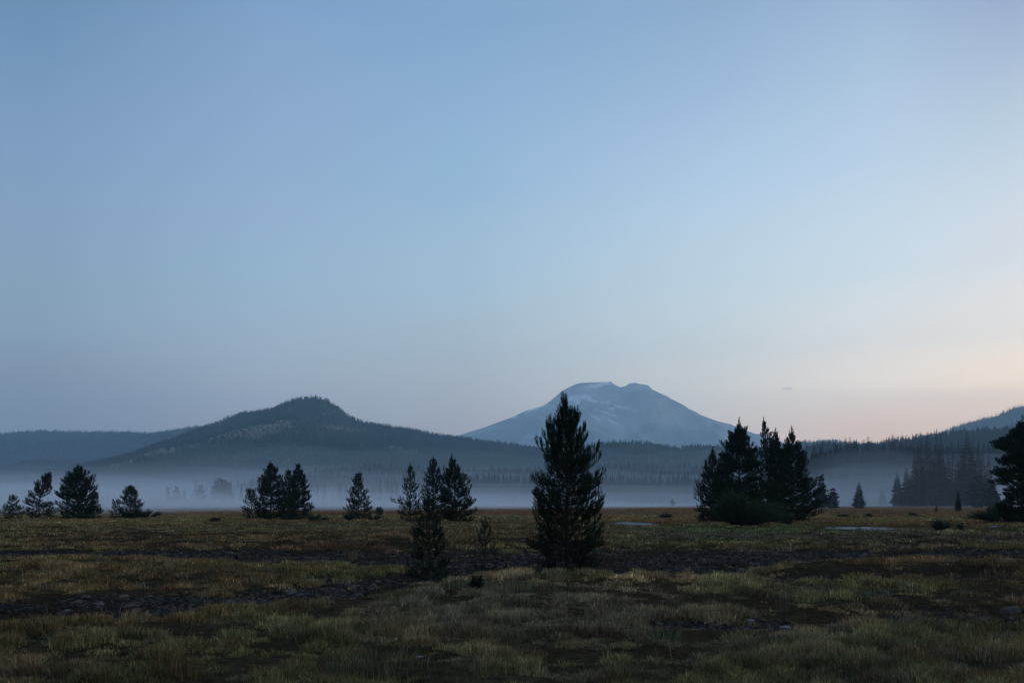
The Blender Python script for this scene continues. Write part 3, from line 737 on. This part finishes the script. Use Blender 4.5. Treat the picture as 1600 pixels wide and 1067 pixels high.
bush(1040, 808, 14, 6, 67, 'low dark clump on the far bank right of the middle pool', col=(0.03, 0.040, 0.022))
bush(1320, 808, 12, 5, 68, 'low shrub between the big clump and the wide pool', col=(0.034, 0.045, 0.022))
bush(745, 929, 34, 28, 64, 'low dark clump-forming shrub on the grassy mound left of the tallest pine', col=(0.026, 0.04, 0.018), depth=0.7)

# ------------------------------------------------------------------ hills
FOREST_V = []; FOREST_C = []
def ridge(name, label, D, prof, Df, Db, dx, seed, tree_h=0, exp=1.25, rough=0.05, colf=None, tree_sp=0, bare=None, tree_top=None, z0=-1.0, smooth_ground=None, trees_tri=5, taper=0):
    prof = np.array(prof, float)
    X0 = (prof[0, 0] - 800) / F * D; X1 = (prof[-1, 0] - 800) / F * D
    nx = int((X1 - X0) / dx) + 1; ny = int((Df + Db) / (dx * 1.6)) + 1
    xs = np.linspace(X0, X1, nx); ys = np.linspace(D - Df, D + Db, ny)
    def height(X, Y):
        pxx = X / D * F + 800
        zc = CAMZ + (HOR - np.interp(pxx, prof[:, 0], prof[:, 1]) + (1.6 if tree_h else 0.8) * (fbm(pxx / 9, pxx * 0, seed, 3) - 0.5)) / F * D - tree_h * 0.8
        u = np.where(Y < D, (D - Y) / Df, (Y - D) / Db)
        u = np.clip(u + 0.12 * (fbm(X / (Df * 0.35), Y / (Df * 0.35), seed) - 0.5) * sst(0.0, 0.3, u), 0, 1)
        s = (1 - u) ** exp
        rel = np.maximum(zc, 0)
        rid = 1 - np.abs(2 * fbm(X / (Df * 0.16), Y / (Df * 0.4), seed + 5, 4) - 1)
        z = rel * s + rel * rough * (rid - 0.75) * 2.2 * sst(0.02, 0.25, u) * sst(1.0, 0.7, u) 
        z = z + z0 * (1 - sst(0.0, 0.02, s)) * 1.0
        return z
    X, Y = np.meshgrid(xs, ys, indexing='ij')
    Z = height(X, Y)
    edge = (Y <= ys[0] + 1) | (Y >= ys[-1] - 1)
    Z = np.where(edge, -1.0, Z)
    V = np.stack([X, Y, Z], -1).reshape(-1, 3)
    i = np.arange(nx - 1)[:, None]; j = np.arange(ny - 1)[None]
    Q = np.stack([i * ny + j, (i + 1) * ny + j, (i + 1) * ny + j + 1, i * ny + j + 1], -1).reshape(-1, 4)
    c = colf(X, Y, Z) if colf else np.broadcast_to((0.03, 0.035, 0.03), X.shape + (3,))
    me = mesh_np(name, V, [Q], M_hill, c.reshape(-1, 3), smooth=True)
    o = tag(obj(name, me), label, None, None, 'structure')
    if tree_sp:
        rs = np.random.RandomState(seed + 100)
        n = int((X1 - X0) * (Df + Db * 0.15) / tree_sp ** 2)
        tx = rs.uniform(X0, X1, n); ty = rs.uniform(D - Df, D + Db * 0.15, n)
        if bare is not None:
            k = rs.uniform(0, 1, n) > bare(tx, ty); tx, ty = tx[k], ty[k]
        tz = height(tx, ty)
        k = tz > -0.5; tx, ty, tz = tx[k], ty[k], tz[k]
        add_trees(name, tx, ty, tz, tree_h, rs, trees_tri)
    return height

def add_trees(name, tx, ty, tz, th, rs, tiers=5, sides=6, wf=0.15, var=0.35):
    n = len(tx)
    h = th * np.clip(rs.normal(0.95, var * 0.6, n), 0.45, 1.5); w = h * wf * rs.uniform(0.7, 1.3, n)
    V = np.empty((n, tiers, sides, 3, 3)); 
    for k in range(tiers):
        f0 = k / tiers; f1 = (k + 1.9) / (tiers + 0.9)
        z0 = h * (0.05 + 0.95 * f0 * 0.95); z1 = h * np.minimum(1.0, 0.05 + f1)
        if k == tiers - 1: z1 = h
        for s in range(sides):
            a = 6.283 * (s + rs.uniform(-0.3, 0.3, n)) / sides + k; a2 = a + 6.283 / sides * rs.uniform(0.8, 1.3, n)
            r = w * (1 - f0) ** 0.85 * rs.uniform(0.65, 1.25, n); r2 = w * (1 - f0) ** 0.85 * rs.uniform(0.65, 1.25, n)
            V[:, k, s, 0] = np.stack([tx, ty, tz + z1], -1)
            V[:, k, s, 1] = np.stack([tx + r * np.cos(a), ty + r * np.sin(a), tz + z0 + rs.uniform(-0.04, 0.04, n) * h], -1)
            V[:, k, s, 2] = np.stack([tx + r2 * np.cos(a2), ty + r2 * np.sin(a2), tz + z0 + rs.uniform(-0.04, 0.04, n) * h], -1)
    c = np.array((0.010, 0.020, 0.023)) * rs.uniform(0.7, 1.4, (n, 1))
    FOREST_V.append(V.reshape(-1, 3)); FOREST_C.append(np.repeat(c, tiers * sides * 3, 0))

def hcol(base, var, sc, seed):
    def f(X, Y, Z):
        t = fbm(X / sc, Y / sc, seed)
        return lerp(base, var, sst(0.4, 0.65, t))
    return f

# the high snow-streaked mountain, 11 km away
MT = [(640,700),(700,686),(715,680),(760,666),(800,651),(822,641),(836,637),(850,632),(862,624),(874,613),(885,606),(898,600),(908,597),(930,596.5),(945,596),(951,596.4),(954,594.6),(958,598.5),(968,604),(978,602),(980,600),(985,597.5),(988,598.2),(991,596.8),(1000,599),(1010,600.5),(1014,602),(1018,607),(1030,613),(1042,618),(1060,630),(1080,641),(1100,650),(1120,657),(1140,662),(1165,672),(1200,684),(1260,700),(1340,712)]
SNOW = [(932,602,14,3,-8),(948,599,7,1.6,0),(897,622,9,4.5,-15),(915,621,10,4,10),(928,627,6,1.6,8),(945,629,7,1.6,-5),(972,636,13,1.5,8),(902,628,5,4,0),(840,637,14,2,-20),(826,643,7,1.2,-20),(805,652,5,1.2,-20),(957,639,5,1,10),(950,646,20,1.0,18),(850,634,6,1.5,-20),(987,640,9,1.0,14),(960,660,16,1.2,25),(930,652,10,1,30)]
def mtcol(X, Y, Z):
    px = 800 + X / Y * F; py = HOR - (Z - CAMZ) / Y * F
    t = fbm(X / 320, Y / 500 + Z / 260, 77, 5)
    c = lerp((0.22, 0.215, 0.22), (0.42, 0.385, 0.375), sst(0.38, 0.66, t))
    low = sst(560, 200, Z)
    c = lerp(c, (0.05, 0.06, 0.055), low * sst(0.35, 0.6, fbm(X / 500, Y / 500, 78)) * 0.8)
    s = np.zeros_like(X)
    n = fbm(px / 5.0, py / 2.2, 79, 3) - 0.5
    for cx, cy, rx, ry, an in SNOW:
        a = math.radians(an); dx = px - cx; dy = py - cy
        u = dx * math.cos(a) + dy * math.sin(a); v = -dx * math.sin(a) + dy * math.cos(a)
        s = np.maximum(s, 1 - sst(0.95, 1.3, np.sqrt((u / rx) ** 2 + (v / ry) ** 2) + 1.1 * n))
    s = s * (Y < 12000 + 30)
    return lerp(c, (0.95, 0.94, 0.95), s)
ridge('mountain', 'high flat-topped volcanic mountain with thin snow patches on the horizon', 12000, MT, 4200, 1400, 17, 201, exp=1.15, rough=0.20, colf=mtcol)

ridge('far_ridge', 'long low blue ridge across the left horizon', 6000, [(-500,676),(-200,674),(0,675),(60,671),(120,672),(200,672),(240,674),(265,670),(290,666),(330,662),(380,668),(450,690),(520,720)], 2000, 1500, 30, 202, tree_h=18, tree_sp=15, exp=1.0, trees_tri=2, rough=0.08)
ridge('hill', 'small dark wooded rise low on the left in front of the long ridge', 3900, [(-60,735),(0,727),(40,719),(75,716),(110,719),(150,724),(200,730),(260,745)], 900, 700, 20, 203, tree_h=12, tree_sp=10, trees_tri=2)

ROCKY = [(415,672,55,11,-12),(380,678,60,9,-14),(330,690,60,9,-18),(270,703,60,8,-18),(215,716,50,6,-18),(535,668,36,5,5),(440,665,20,8,10),(650,705,9,3,0),(350,655,30,6,-20),(610,703,25,4,8)]
def butte_bare(X, Y):
    Z = BH(X, Y)
    px = 800 + X / Y * F; py = HOR - (Z - CAMZ) / Y * F
    s = np.zeros_like(px); n = fbm(px / 14, py / 5.0, 82, 4) - 0.5
    for cx, cy, rx, ry, an in ROCKY:
        a = math.radians(an); dx = px - cx; dy = py - cy
        u = dx * math.cos(a) + dy * math.sin(a); v = -dx * math.sin(a) + dy * math.cos(a)
        s = np.maximum(s, 1 - sst(0.5, 1.15, np.sqrt((u / rx) ** 2 + (v / ry) ** 2) + 1.5 * n))
    return s
BUTTE = [(60,742),(120,736),(150,731),(175,722),(200,712),(230,702),(260,691),(300,675),(320,664),(340,656),(355,650),(370,643),(385,641),(400,640),(415,637),(430,635),(442,629),(452,624),(470,619.5),(482,618),(495,618),(508,621),(518,626),(530,635),(543,644),(555,652),(575,657),(600,661),(625,665),(650,669),(680,675),(700,678),(730,682),(760,686),(790,690),(820,694),(850,699),(900,707),(960,716),(1040,730)]
BH = None
def bh_probe():
    # same height function, needed to place bare rock
    prof = np.array(BUTTE, float); D, Df, Db, seed, th = 3700, 1700, 1200, 204, 13
    def height(X, Y):
        pxx = X / D * F + 800
        zc = CAMZ + (HOR - np.interp(pxx, prof[:, 0], prof[:, 1])) / F * D - th * 0.8
        u = np.where(Y < D, (D - Y) / Df, (Y - D) / Db)
        u = np.clip(u + 0.12 * (fbm(X / (Df * 0.35), Y / (Df * 0.35), seed) - 0.5) * sst(0.0, 0.3, u), 0, 1)
        return np.maximum(zc, 0) * (1 - u) ** 1.25
    return height
BH = bh_probe()
def bcol(X, Y, Z):
    t = fbm(X / 40, Y / 40, 85, 4); s = butte_bare(X, Y)
    c = lerp((0.018, 0.024, 0.022), (0.034, 0.036, 0.030), sst(0.4, 0.6, t))
    return lerp(c, lerp((0.12, 0.088, 0.078), (0.21, 0.165, 0.15), sst(0.35, 0.65, t)), s)
ridge('butte', 'wooded butte with pale rocky clearings rising left of the mountain', 3700, BUTTE, 1700, 1200, 11, 204, tree_h=13, tree_sp=8.5, colf=bcol, bare=lambda x, y: butte_bare(x, y) * 0.75, exp=1.25, rough=0.05, trees_tri=2)
ridge('hill', 'low rounded wooded hill at the foot of the mountain', 3000, [(700,735),(760,722),(820,706),(860,702),(900,695),(930,691),(960,688),(990,687),(1020,690),(1040,694),(1060,697),(1080,694),(1110,693),(1140,696),(1180,699),(1230,705),(1300,715),(1400,730)], 950, 900, 14, 205, tree_h=13, tree_sp=9, exp=1.0, trees_tri=3)
ridge('far_ridge', 'blue ridge rising to the right edge behind the forested slope', 5400, [(1180,700),(1250,688),(1300,685),(1340,690),(1400,690),(1460,676),(1490,665),(1510,658),(1530,652),(1545,649),(1562,645),(1575,638),(1590,633),(1610,628),(1650,612),(1720,590),(1800,575),(1900,570)], 1800, 1500, 26, 206, tree_h=18, tree_sp=15, exp=1.0, trees_tri=2)
ridge('hill', 'forested slope climbing to the right edge behind the misty spruces', 1900, [(1180,712),(1240,700),(1290,691),(1340,694),(1380,689),(1420,682),(1460,676),(1500,672),(1540,669),(1600,665),(1680,660),(1800,652),(1900,640)], 700, 500, 9, 207, tree_h=16, tree_sp=6.5, exp=0.9, trees_tri=4)
ridge('hill', 'low wooded rise on the valley floor across the middle', 1500, [(420,765),(480,748),(520,735),(580,731),(650,733),(720,735),(800,735),(880,733),(940,729),(1000,729),(1060,731),(1120,733),(1180,736),(1260,742),(1330,760)], 380, 300, 7, 208, tree_h=19, tree_sp=6.0, exp=0.8, trees_tri=5, rough=0.1)

# treeline forests on the valley floor and the misty slope on the right
def slope_z(x, y):
    px = 800 + x / y * F
    return sst(620, 980, y) * 34 * sst(1150, 1330, px)
def slope_hill():
    xs = np.linspace(150, 900, 110); ys = np.linspace(600, 1150, 60)
    X, Y = np.meshgrid(xs, ys, indexing='ij'); Z = slope_z(X, Y) + 3 * (fbm(X / 40, Y / 40, 90) - 0.5) - 0.6
    Z = np.where(Y >= ys[-1] - 1, -1, Z)
    ny = len(ys); i = np.arange(len(xs) - 1)[:, None]; j = np.arange(ny - 1)[None]
    Q = np.stack([i * ny + j, (i + 1) * ny + j, (i + 1) * ny + j + 1, i * ny + j + 1], -1).reshape(-1, 4)
    c = np.tile([[0.03, 0.033, 0.026]], (X.size, 1))
    tag(obj('hill', mesh_np('hill', np.stack([X, Y, Z], -1).reshape(-1, 3), [Q], M_hill, c, smooth=True)), 'gentle lower slope under the misty forest on the right', None, None, 'structure')
slope_hill()

rs = np.random.RandomState(300)
def floor_forest(pxs, D0, D1, sp, th, tiers, dens=None, wf=0.15, zf=None):
    A = (pxs[1] - pxs[0]) / F * (D0 + D1) / 2 * (D1 - D0); n = int(A / sp ** 2)
    y = rs.uniform(D0, D1, n); px = rs.uniform(pxs[0], pxs[1], n); x = (px - 800) / F * y
    if dens is not None:
        k = rs.uniform(0, 1, n) < dens(px, y); x, y = x[k], y[k]
    z = zf(x, y) if zf else np.zeros(len(x))
    add_trees('floor', x, y, z - 0.3, th, rs, tiers, wf=wf)
# misty forest on the right slope
floor_forest((1225, 1760), 700, 1000, 5.0, 24, 6, zf=slope_z, dens=lambda px, y: np.where(px < 1260, 0.5, 0.9) * sst(690, 740, y))
# near band in the middle
floor_forest((560, 1110), 1000, 1120, 5.0, 26, 6, dens=lambda px, y: sst(540, 640, px) * 0.9)
floor_forest((300, 560), 1050, 1150, 8.0, 22, 6, dens=lambda px, y: 0.8 * sst(0.35, 0.55, vnoise(px / 14, px * 0, 7)))
floor_forest((820, 1240), 860, 1000, 5.5, 22, 6, dens=lambda px, y: 0.85)
floor_forest((-350, 330), 2000, 2300, 10, 16, 4, dens=lambda px, y: 0.4)

V = np.vstack(FOREST_V); C = np.vstack(FOREST_C)
print('forest tris', len(V) // 3)
me = mesh_np('forest', V, [np.arange(len(V)).reshape(-1, 3)], M_forest, C)
tag(obj('forest', me), 'distant blue conifer forest covering the hills and valley floor', None, None, 'stuff')

# ------------------------------------------------------------------ individual misty conifers
def spruce_mesh(seed, H=20.0, wf=0.14, ragged=0.3, top=1.0, tiers=44, fan=9, rounded=0.0):
    rs = np.random.RandomState(seed)
    Vs = []
    for k in range(tiers):
        f = k / tiers
        z = H * (0.04 + 0.95 * f)
        w = H * wf * ((1 - f) ** 0.9 * (1 - rounded) + rounded * math.sqrt(max(0.0, 1 - f ** 1.6)) * min(1.0, 0.55 + 2.2 * f) * 0.9) * (1 if f > 0.1 else 0.75)
        w = max(w, 0.012 * H)
        a0 = rs.uniform(0, 6.28)
        for s in range(fan):
            if rs.uniform() < ragged * 0.4: continue
            a = a0 + 6.283 * s / fan + rs.normal(0, 0.2); r = w * rs.uniform(1 - ragged, 1 + ragged * 0.6)
            d = np.array([math.cos(a), math.sin(a), 0]); p = np.array([-d[1], d[0], 0])
            drop = -r * rs.uniform(0.15, 0.45) + (0.3 * r if f > 0.85 else 0)
            o = np.array([0, 0, z])
            tip = o + d * r + [0, 0, drop]
            for q in range(6):
                g = rs.uniform(0.15, 1.0); c = o + (tip - o) * g
                sgn = rs.choice([-1, 1]); ww = r * 0.45 * (1.15 - g) + 0.22
                e = c + p * sgn * ww + d * ww * 0.6 + [0, 0, -ww * rs.uniform(0.1, 0.6)]
                Vs += [c - d * 0.12 * r - [0, 0, 0.0], c + d * 0.22 * r + [0, 0, 0.12 * r], e]
            Vs += [o + p * 0.1, o - p * 0.1, tip]
    V = np.array(Vs); n = len(V) // 3
    col = np.array((0.014, 0.024, 0.021)) * np.repeat(rs.uniform(0.6, 1.4, (n, 1)), 3, 0)
    cr = mesh_np('crown', V, [np.arange(n * 3).reshape(-1, 3)], M_forest, col)
    Vl = []; Fl = []
    ts = np.linspace(0, 1, 6); tube(Vl, Fl, [[0, 0, t * H * 0.995 - 0.4 * (t == 0)] for t in ts], [max(0.02, 0.016 * H * (1 - t)) for t in ts], 6)
    VV = np.vstack(Vl); tr = mesh_np('trunk', VV, [np.vstack(Fl)], M_bark, np.tile([[0.045, 0.04, 0.035]], (len(VV), 1)))
    return cr, tr
SPR = [spruce_mesh(400 + i, wf=w, ragged=r, tiers=t_) for i, (w, r, t_) in enumerate([(0.13, 0.3, 46), (0.11, 0.4, 46), (0.16, 0.3, 44), (0.07, 0.6, 44), (0.19, 0.35, 40)])]
RND = spruce_mesh(420, wf=0.34, ragged=0.85, tiers=34, fan=12, rounded=0.9)
def spruce(px, top_py, d, kind, label, group, base_z=None, wscale=1.0, name='spruce_tree', cat='spruce tree'):
    X = (px - 800) / F * d
    gz = base_z if base_z is not None else float(ground_z(np.array([X]), np.array([d]))[0])
    H = (CAMZ + (HOR - top_py) / F * d - gz) * 1.09; s = H / 20.0
    cr, tr = RND if kind == 'r' else SPR[kind]
    root = bpy.data.objects.new(name, None); COL.objects.link(root)
    root.location = (X, d, gz); root.scale = (s * wscale, s * wscale, s); root.rotation_euler = (0, 0, (px * 7.3) % 6.28)
    tag(root, label, cat, group)
    obj('crown', cr, root); obj('trunk', tr, root)
    return root
G1 = 'dark spruces in the mist right of the meadow'
near = [
 (1402, 739, 430, 4, 1.15, 'small spruce at the left end of the dark misty stand on the right'),
 (1416, 733, 415, 4, 1.0, 'second small spruce from the left end of the dark misty stand'),
 (1436, 694, 400, 0, 0.95, 'tall spire spruce at the left of the tall part of the dark misty stand'),
 (1429, 705, 430, 1, 1.0, 'spruce half hidden left of the first tall spire in the dark misty stand'),
 (1449, 683, 420, 1, 1.1, 'tall shaggy spruce left of the twin-topped one in the dark misty stand'),
 (1464, 685, 410, 1, 0.95, 'left tree of the twin-topped pair in the dark misty stand'),
 (1470, 684, 425, 1, 0.9, 'right tree of the twin-topped pair in the dark misty stand'),
 (1488, 697, 405, 3, 1.5, 'thin spire spruce in the gap of the dark misty stand'),
 (1481, 712, 430, 2, 0.9, 'shorter spruce left of the thin spire in the dark misty stand'),
 (1496, 715, 415, 2, 0.9, 'shorter spruce right of the thin spire in the dark misty stand'),
 (1511, 680, 405, 2, 0.95, 'tallest broad spruce at the right of the dark misty stand'),
 (1519, 694, 430, 0, 1.0, 'spruce leaning against the right side of the tallest broad spruce'),
 (1502, 700, 440, 0, 1.0, 'spruce behind the left side of the tallest broad spruce'),
 (1528, 699, 410, 0, 1.0, 'sharp-topped spruce second right of the tallest broad spruce'),
 (1535, 708, 400, 0, 1.0, 'sharp-topped spruce third right of the tallest broad spruce'),
 (1545, 716, 430, 2, 1.0, 'spruce partly behind the round-topped pine at the right edge'),
 (1456, 712, 450, 2, 1.2, 'low spruce filling the foot of the dark misty stand under the shaggy one'),
 (1442, 722, 450, 2, 1.2, 'low spruce filling the foot of the dark misty stand under the first spire'),
 (1473, 718, 450, 2, 1.2, 'low spruce filling the foot of the dark misty stand under the twin pair'),
 (1422, 742, 440, 4, 1.2, 'low spruce between the small left spruces and the first tall spire'),
]
for px, top, d, kd, ws, lb in near: spruce(px, top, d, kd, lb, G1, wscale=ws)
spruce(1528, 745, 330, 'r', 'broad rounded tree in front of the dark misty stand, left of the right-edge pine', G1, name='conifer_tree', cat='conifer tree')
spruce(1551, 752, 300, 'r', 'rounded tree touching the foot of the right-edge pine', G1, name='conifer_tree', cat='conifer tree', wscale=0.8)
spruce(1497, 766, 190, 2, 'small dark spruce in front of the misty stand at the meadow edge', 'small trees at the meadow edge')
spruce(1463, 788, 170, 2, 'tiny sapling at the meadow edge before the misty stand', 'small trees at the meadow edge', name='spruce_sapling')
spruce(1342, 754, 300, 4, 'small cone-shaped spruce standing alone in the mist right of the big clump', 'small trees at the meadow edge', wscale=1.45)
spruce(1301, 764, 290, 'r', 'small rounded tree in the mist just right of the big clump', 'small trees at the meadow edge', name='conifer_tree', cat='conifer tree', wscale=1.0)
spruce(1283, 748, 300, 'r', 'rounded misty tree half behind the right end of the big clump', 'small trees at the meadow edge', name='conifer_tree', cat='conifer tree', wscale=0.7)
spruce(1379, 768, 640, 'r', 'faint small tree left of the dark misty stand', 'small trees at the meadow edge', name='conifer_tree', cat='conifer tree', wscale=0.8)
spruce(1051, 779, 600, 'r', 'tiny lone tree in the mist at the far edge of the meadow', 'small trees at the meadow edge', name='conifer_tree', cat='conifer tree', wscale=0.8)
# spires on the skyline of the misty slope
ORD = ['first','second','third','fourth','fifth','sixth','seventh','eighth','ninth','tenth','eleventh','twelfth','thirteenth','fourteenth','fifteenth','sixteenth','seventeenth','eighteenth','nineteenth','twentieth','twenty-first','twenty-second','twenty-third','twenty-fourth','twenty-fifth']
G2 = 'conifers along the top of the misty slope'
for q, (px, top, kd, ws) in enumerate(((1259,691,3,1.2),(1272,695,2,1.0),(1280,701,0,1.0),(1285,692,3,1.3),(1294,697,0,1.0),(1305,691,2,1.1),(1313,699,2,0.9),(1321,690,0,1.1),(1328,687,2,1.1),(1334,692,0,1.0),(1341,700,0,1.0),(1349,691,3,1.4),(1356,687,3,1.3),(1362,694,3,1.2),(1366,696,0,1.0),(1374,697,0,1.0),(1382,692,0,1.0),(1389,696,0,1.0),(1395,683,2,1.1),(1402,692,0,1.0),(1409,697,2,1.0),(1416,690,0,1.0),(1422,694,0,0.9),(1428,689,3,1.3),(1440,686,0,1.0))):
    d = 760 + (px * 37 % 90); X = (px - 800) / F * d
    spruce(px, top, d, kd, '%s conifer from the left on the skyline of the misty slope' % ORD[q], G2, base_z=float(slope_z(np.array([X]), np.array([d]))[0]) - 1.0, wscale=ws * 1.1)
# faint trees standing out of the fog bank on the left
G3 = 'faint trees standing out of the fog bank'
for q, (px, top, kd, ws) in enumerate(((262,762,'r',0.6),(275,761,'r',0.8),(288,763,2,1.0),(313,759,'r',0.8),(338,752,'r',0.7),(343,749,'r',0.9),(350,751,'r',0.9),(357,755,'r',0.8),(377,754,0,1.0),(496,756,3,1.2),(507,757,2,1.0),(521,762,0,1.0),(528,757,0,1.1),(532,755,2,1.1),(540,757,2,1.0),(582,754,2,1.0),(588,750,2,1.2),(594,749,0,1.2),(605,750,2,1.1),(612,748,0,1.1),(620,752,2,1.0))):
    spruce(px, top, 700 + (px * 31 % 80), kd, '%s faint tree from the left rising out of the fog bank' % ORD[q], G3, base_z=0.0, wscale=ws)

# ------------------------------------------------------------------ air: haze box and ground mist
def box_mesh(x0, x1, y0, y1, z0, z1, name, mat):
    V = [(x, y, z) for x in (x0, x1) for y in (y0, y1) for z in (z0, z1)]
    Fq = [(0, 1, 3, 2), (4, 6, 7, 5), (0, 4, 5, 1), (2, 3, 7, 6), (0, 2, 6, 4), (1, 5, 7, 3)]
    return mesh_np(name, np.array(V, float), [np.array(Fq)], mat)
M_haze = mat_vol('haze_air', (0.56, 0.84, 1.0), 1.15e-4, 0.3)
tag(obj('haze', box_mesh(-14500, 14500, -14500, 14500, -2.5, 1720, 'haze', M_haze)), 'thin blue evening haze filling the valley', None, None, 'stuff')

def mist(name, label, x0, x1, y0, y1, top, density, seed, nx=60, ny=30, bottom=-0.9, col=(0.84, 0.92, 1.0), edge=0.15, wav=0.3, fade=None, front=False):
    xs = np.linspace(x0, x1, nx); ys = np.linspace(y0, y1, ny)
    X, Y = np.meshgrid(xs, ys, indexing='ij')
    u = (X - x0) / (x1 - x0); v = (Y - y0) / (y1 - y0)
    e = sst(0, edge, u) * sst(0, edge, 1 - u) * sst(0, edge, v) * sst(0, edge, 1 - v)
    tp = top(X, Y) if callable(top) else top
    if front:
        pxx = 800 + X / Y * F; ys_ = np.interp(pxx, [-200, 210, 290, 600, 850, 1080, 1300], [104, 108, 158, 175, 230, 300, 330]) + 16 * (fbm(X / 25, Y / 25, seed + 9, 3) - 0.5)
        e = e * sst(0, 50, Y - ys_)
    if fade: e = e * (1 - fade[2] * sst(fade[0], fade[1], 800 + X / Y * F))
    Z = bottom + 0.02 + (tp - bottom) * e * (1 - wav / 2 + wav * fbm(X / 60, Y / 60, seed, 3))
    n = nx * ny
    V = np.vstack([np.stack([X, Y, Z], -1).reshape(-1, 3), np.stack([X, Y, np.full_like(X, bottom)], -1).reshape(-1, 3)])
    i = np.arange(nx - 1)[:, None]; j = np.arange(ny - 1)[None]
    Q = np.stack([i * ny + j, (i + 1) * ny + j, (i + 1) * ny + j + 1, i * ny + j + 1], -1).reshape(-1, 4)
    per = np.concatenate([np.arange(nx) * ny, (nx - 1) * ny + np.arange(1, ny), (np.arange(nx - 2, -1, -1)) * ny + ny - 1, np.arange(ny - 2, 0, -1)])
    p2 = np.roll(per, -1)
    S = np.stack([per, per + n, p2 + n, p2], -1)
    me = mesh_np(name, V, [Q, (Q + n)[:, ::-1], S], mat_vol(name, col, density), None, smooth=False)
    tag(obj(name, me), label, None, None, 'stuff')
# low fog bank, four nested sheets so its top thins out
for k, (h, den) in enumerate(((2.6, 0.0030), (4.2, 0.0018), (6.8, 0.0011), (11.0, 0.0006))):
    mist('mist', 'low white fog bank lying along the far edge of the meadow', -1000, 700, 90 + 6 * k, 900, h, den, 500 + k, nx=220, ny=150, edge=0.02, fade=(560, 1180, 0.85), front=True, wav=0.9)
# deep fog on the left
for k, (h, den) in enumerate(((13, 0.0030), (21, 0.0018), (30, 0.0009))):
    mist('mist', 'thick fog filling the valley on the left', -1500, -150 + 30 * k, 520, 1500, h, den, 520 + k, edge=0.25)
# thin high mist in front of the forests
for k, (h, den) in enumerate(((9, 0.0007), (16, 0.0005), (26, 0.00032))):
    mist('mist', 'thin grey mist hanging before the forests', -500, 1300, 372 + 20 * k, 990, h, den, 540 + k, edge=0.12)

# mist drifting against the right-hand slope and the middle forest
for k, (h, den) in enumerate(((20, 0.0012), (28, 0.0015), (36, 0.0015))):
    mist('mist', 'pale mist drifting along the foot of the right-hand slope', 170 + 8 * k, 430 - 10 * k, 560 + 15 * k, 705, h, den, 560 + k, edge=0.2, nx=40, ny=24)
for k, (h, den) in enumerate(((10, 0.0014), (17, 0.0009), (26, 0.0005))):
    mist('mist', 'pale mist drifting before the middle forest', -260 + 20 * k, 260, 620 + 15 * k, 850, h, den, 580 + k, edge=0.25, nx=40, ny=24)

def cloud(px, py, d, hw, hh):
    X = (px - 800) / F * d; Z = CAMZ + (HOR - py) / F * d
    nu, nv = 40, 20
    u = np.linspace(0, 2 * np.pi, nu, endpoint=False); v = np.linspace(0.02, np.pi - 0.02, nv)
    U, Vv = np.meshgrid(u, v, indexing='ij')
    q = 1 + 0.7 * (fbm(np.cos(U) * 2 + px, Vv * 2, 70, 4) - 0.5)
    P = np.stack([np.cos(Vv) * hw * q, np.cos(U) * np.sin(Vv) ** 0.6 * hw * 0.8 * q, np.sin(U) * np.sin(Vv) * hh * q + 0.25 * hh * np.cos(Vv)], -1).reshape(-1, 3)
    i = np.arange(nu)[:, None]; j = np.arange(nv - 1)[None]; i2 = (i + 1) % nu
    Q = np.stack([i * nv + j, i2 * nv + j, i2 * nv + j + 1, i * nv + j + 1], -1).reshape(-1, 4)
    me = mesh_np('cloud', P, [Q], mat_vol('cloud_vapour', (0.5, 0.55, 0.7), 0.0012), smooth=True)
    o = obj('cloud', me, None, (X, d, Z)); tag(o, 'tiny grey wisp of cloud low in the pink sky on the right', None, None, 'stuff')
cloud(1224, 609, 20000, 190, 44)
cloud(1238, 606, 20300, 190, 26)

for k, (h, den) in enumerate(((22, 0.0018), (38, 0.0020))):
    mist('mist', 'thin mist behind the first treeline', -900 + 20 * k, 900, 1010 + 12 * k, 1125, h, den, 600 + k, edge=0.2, nx=60, ny=16)
for k, (h, den) in enumerate(((45, 0.0004), (85, 0.00018))):
    mist('mist', 'faint mist lying at the foot of the wooded butte', -2200, 2200, 1780 + 20 * k, 2500, h, den, 610 + k, edge=0.2, nx=60, ny=30, bottom=-0.9)
for k, (h, den) in enumerate(((16, 0.0002), (34, 0.0003))):
    mist('mist', 'faint mist veiling the spruces right of the meadow', 75, 340, 205 + 8 * k, 396, h, den, 620 + k, edge=0.2, nx=40, ny=24)

for k, (h, den) in enumerate(((50, 0.0006), (80, 0.0006))):
    mist('mist', 'faint mist over the low wooded rise', -620, 620, 1135 + 12 * k, 1490, h, den, 630 + k, edge=0.15, nx=60, ny=16)

# loose wisps along the fog front
for k, (x0, x1, y0, y1, h) in enumerate(((-78, -30, 112, 190, 4.5), (-60, -8, 165, 260, 7.0), (-20, 40, 190, 300, 4.0), (-120, -50, 140, 260, 9.0), (30, 120, 260, 420, 5.5), (110, 210, 420, 560, 14.0))):
    mist('mist', 'loose wisp of mist drifting over the far meadow', x0, x1, y0, y1, h, 0.0016, 700 + k, nx=50, ny=30, edge=0.45, wav=1.2)
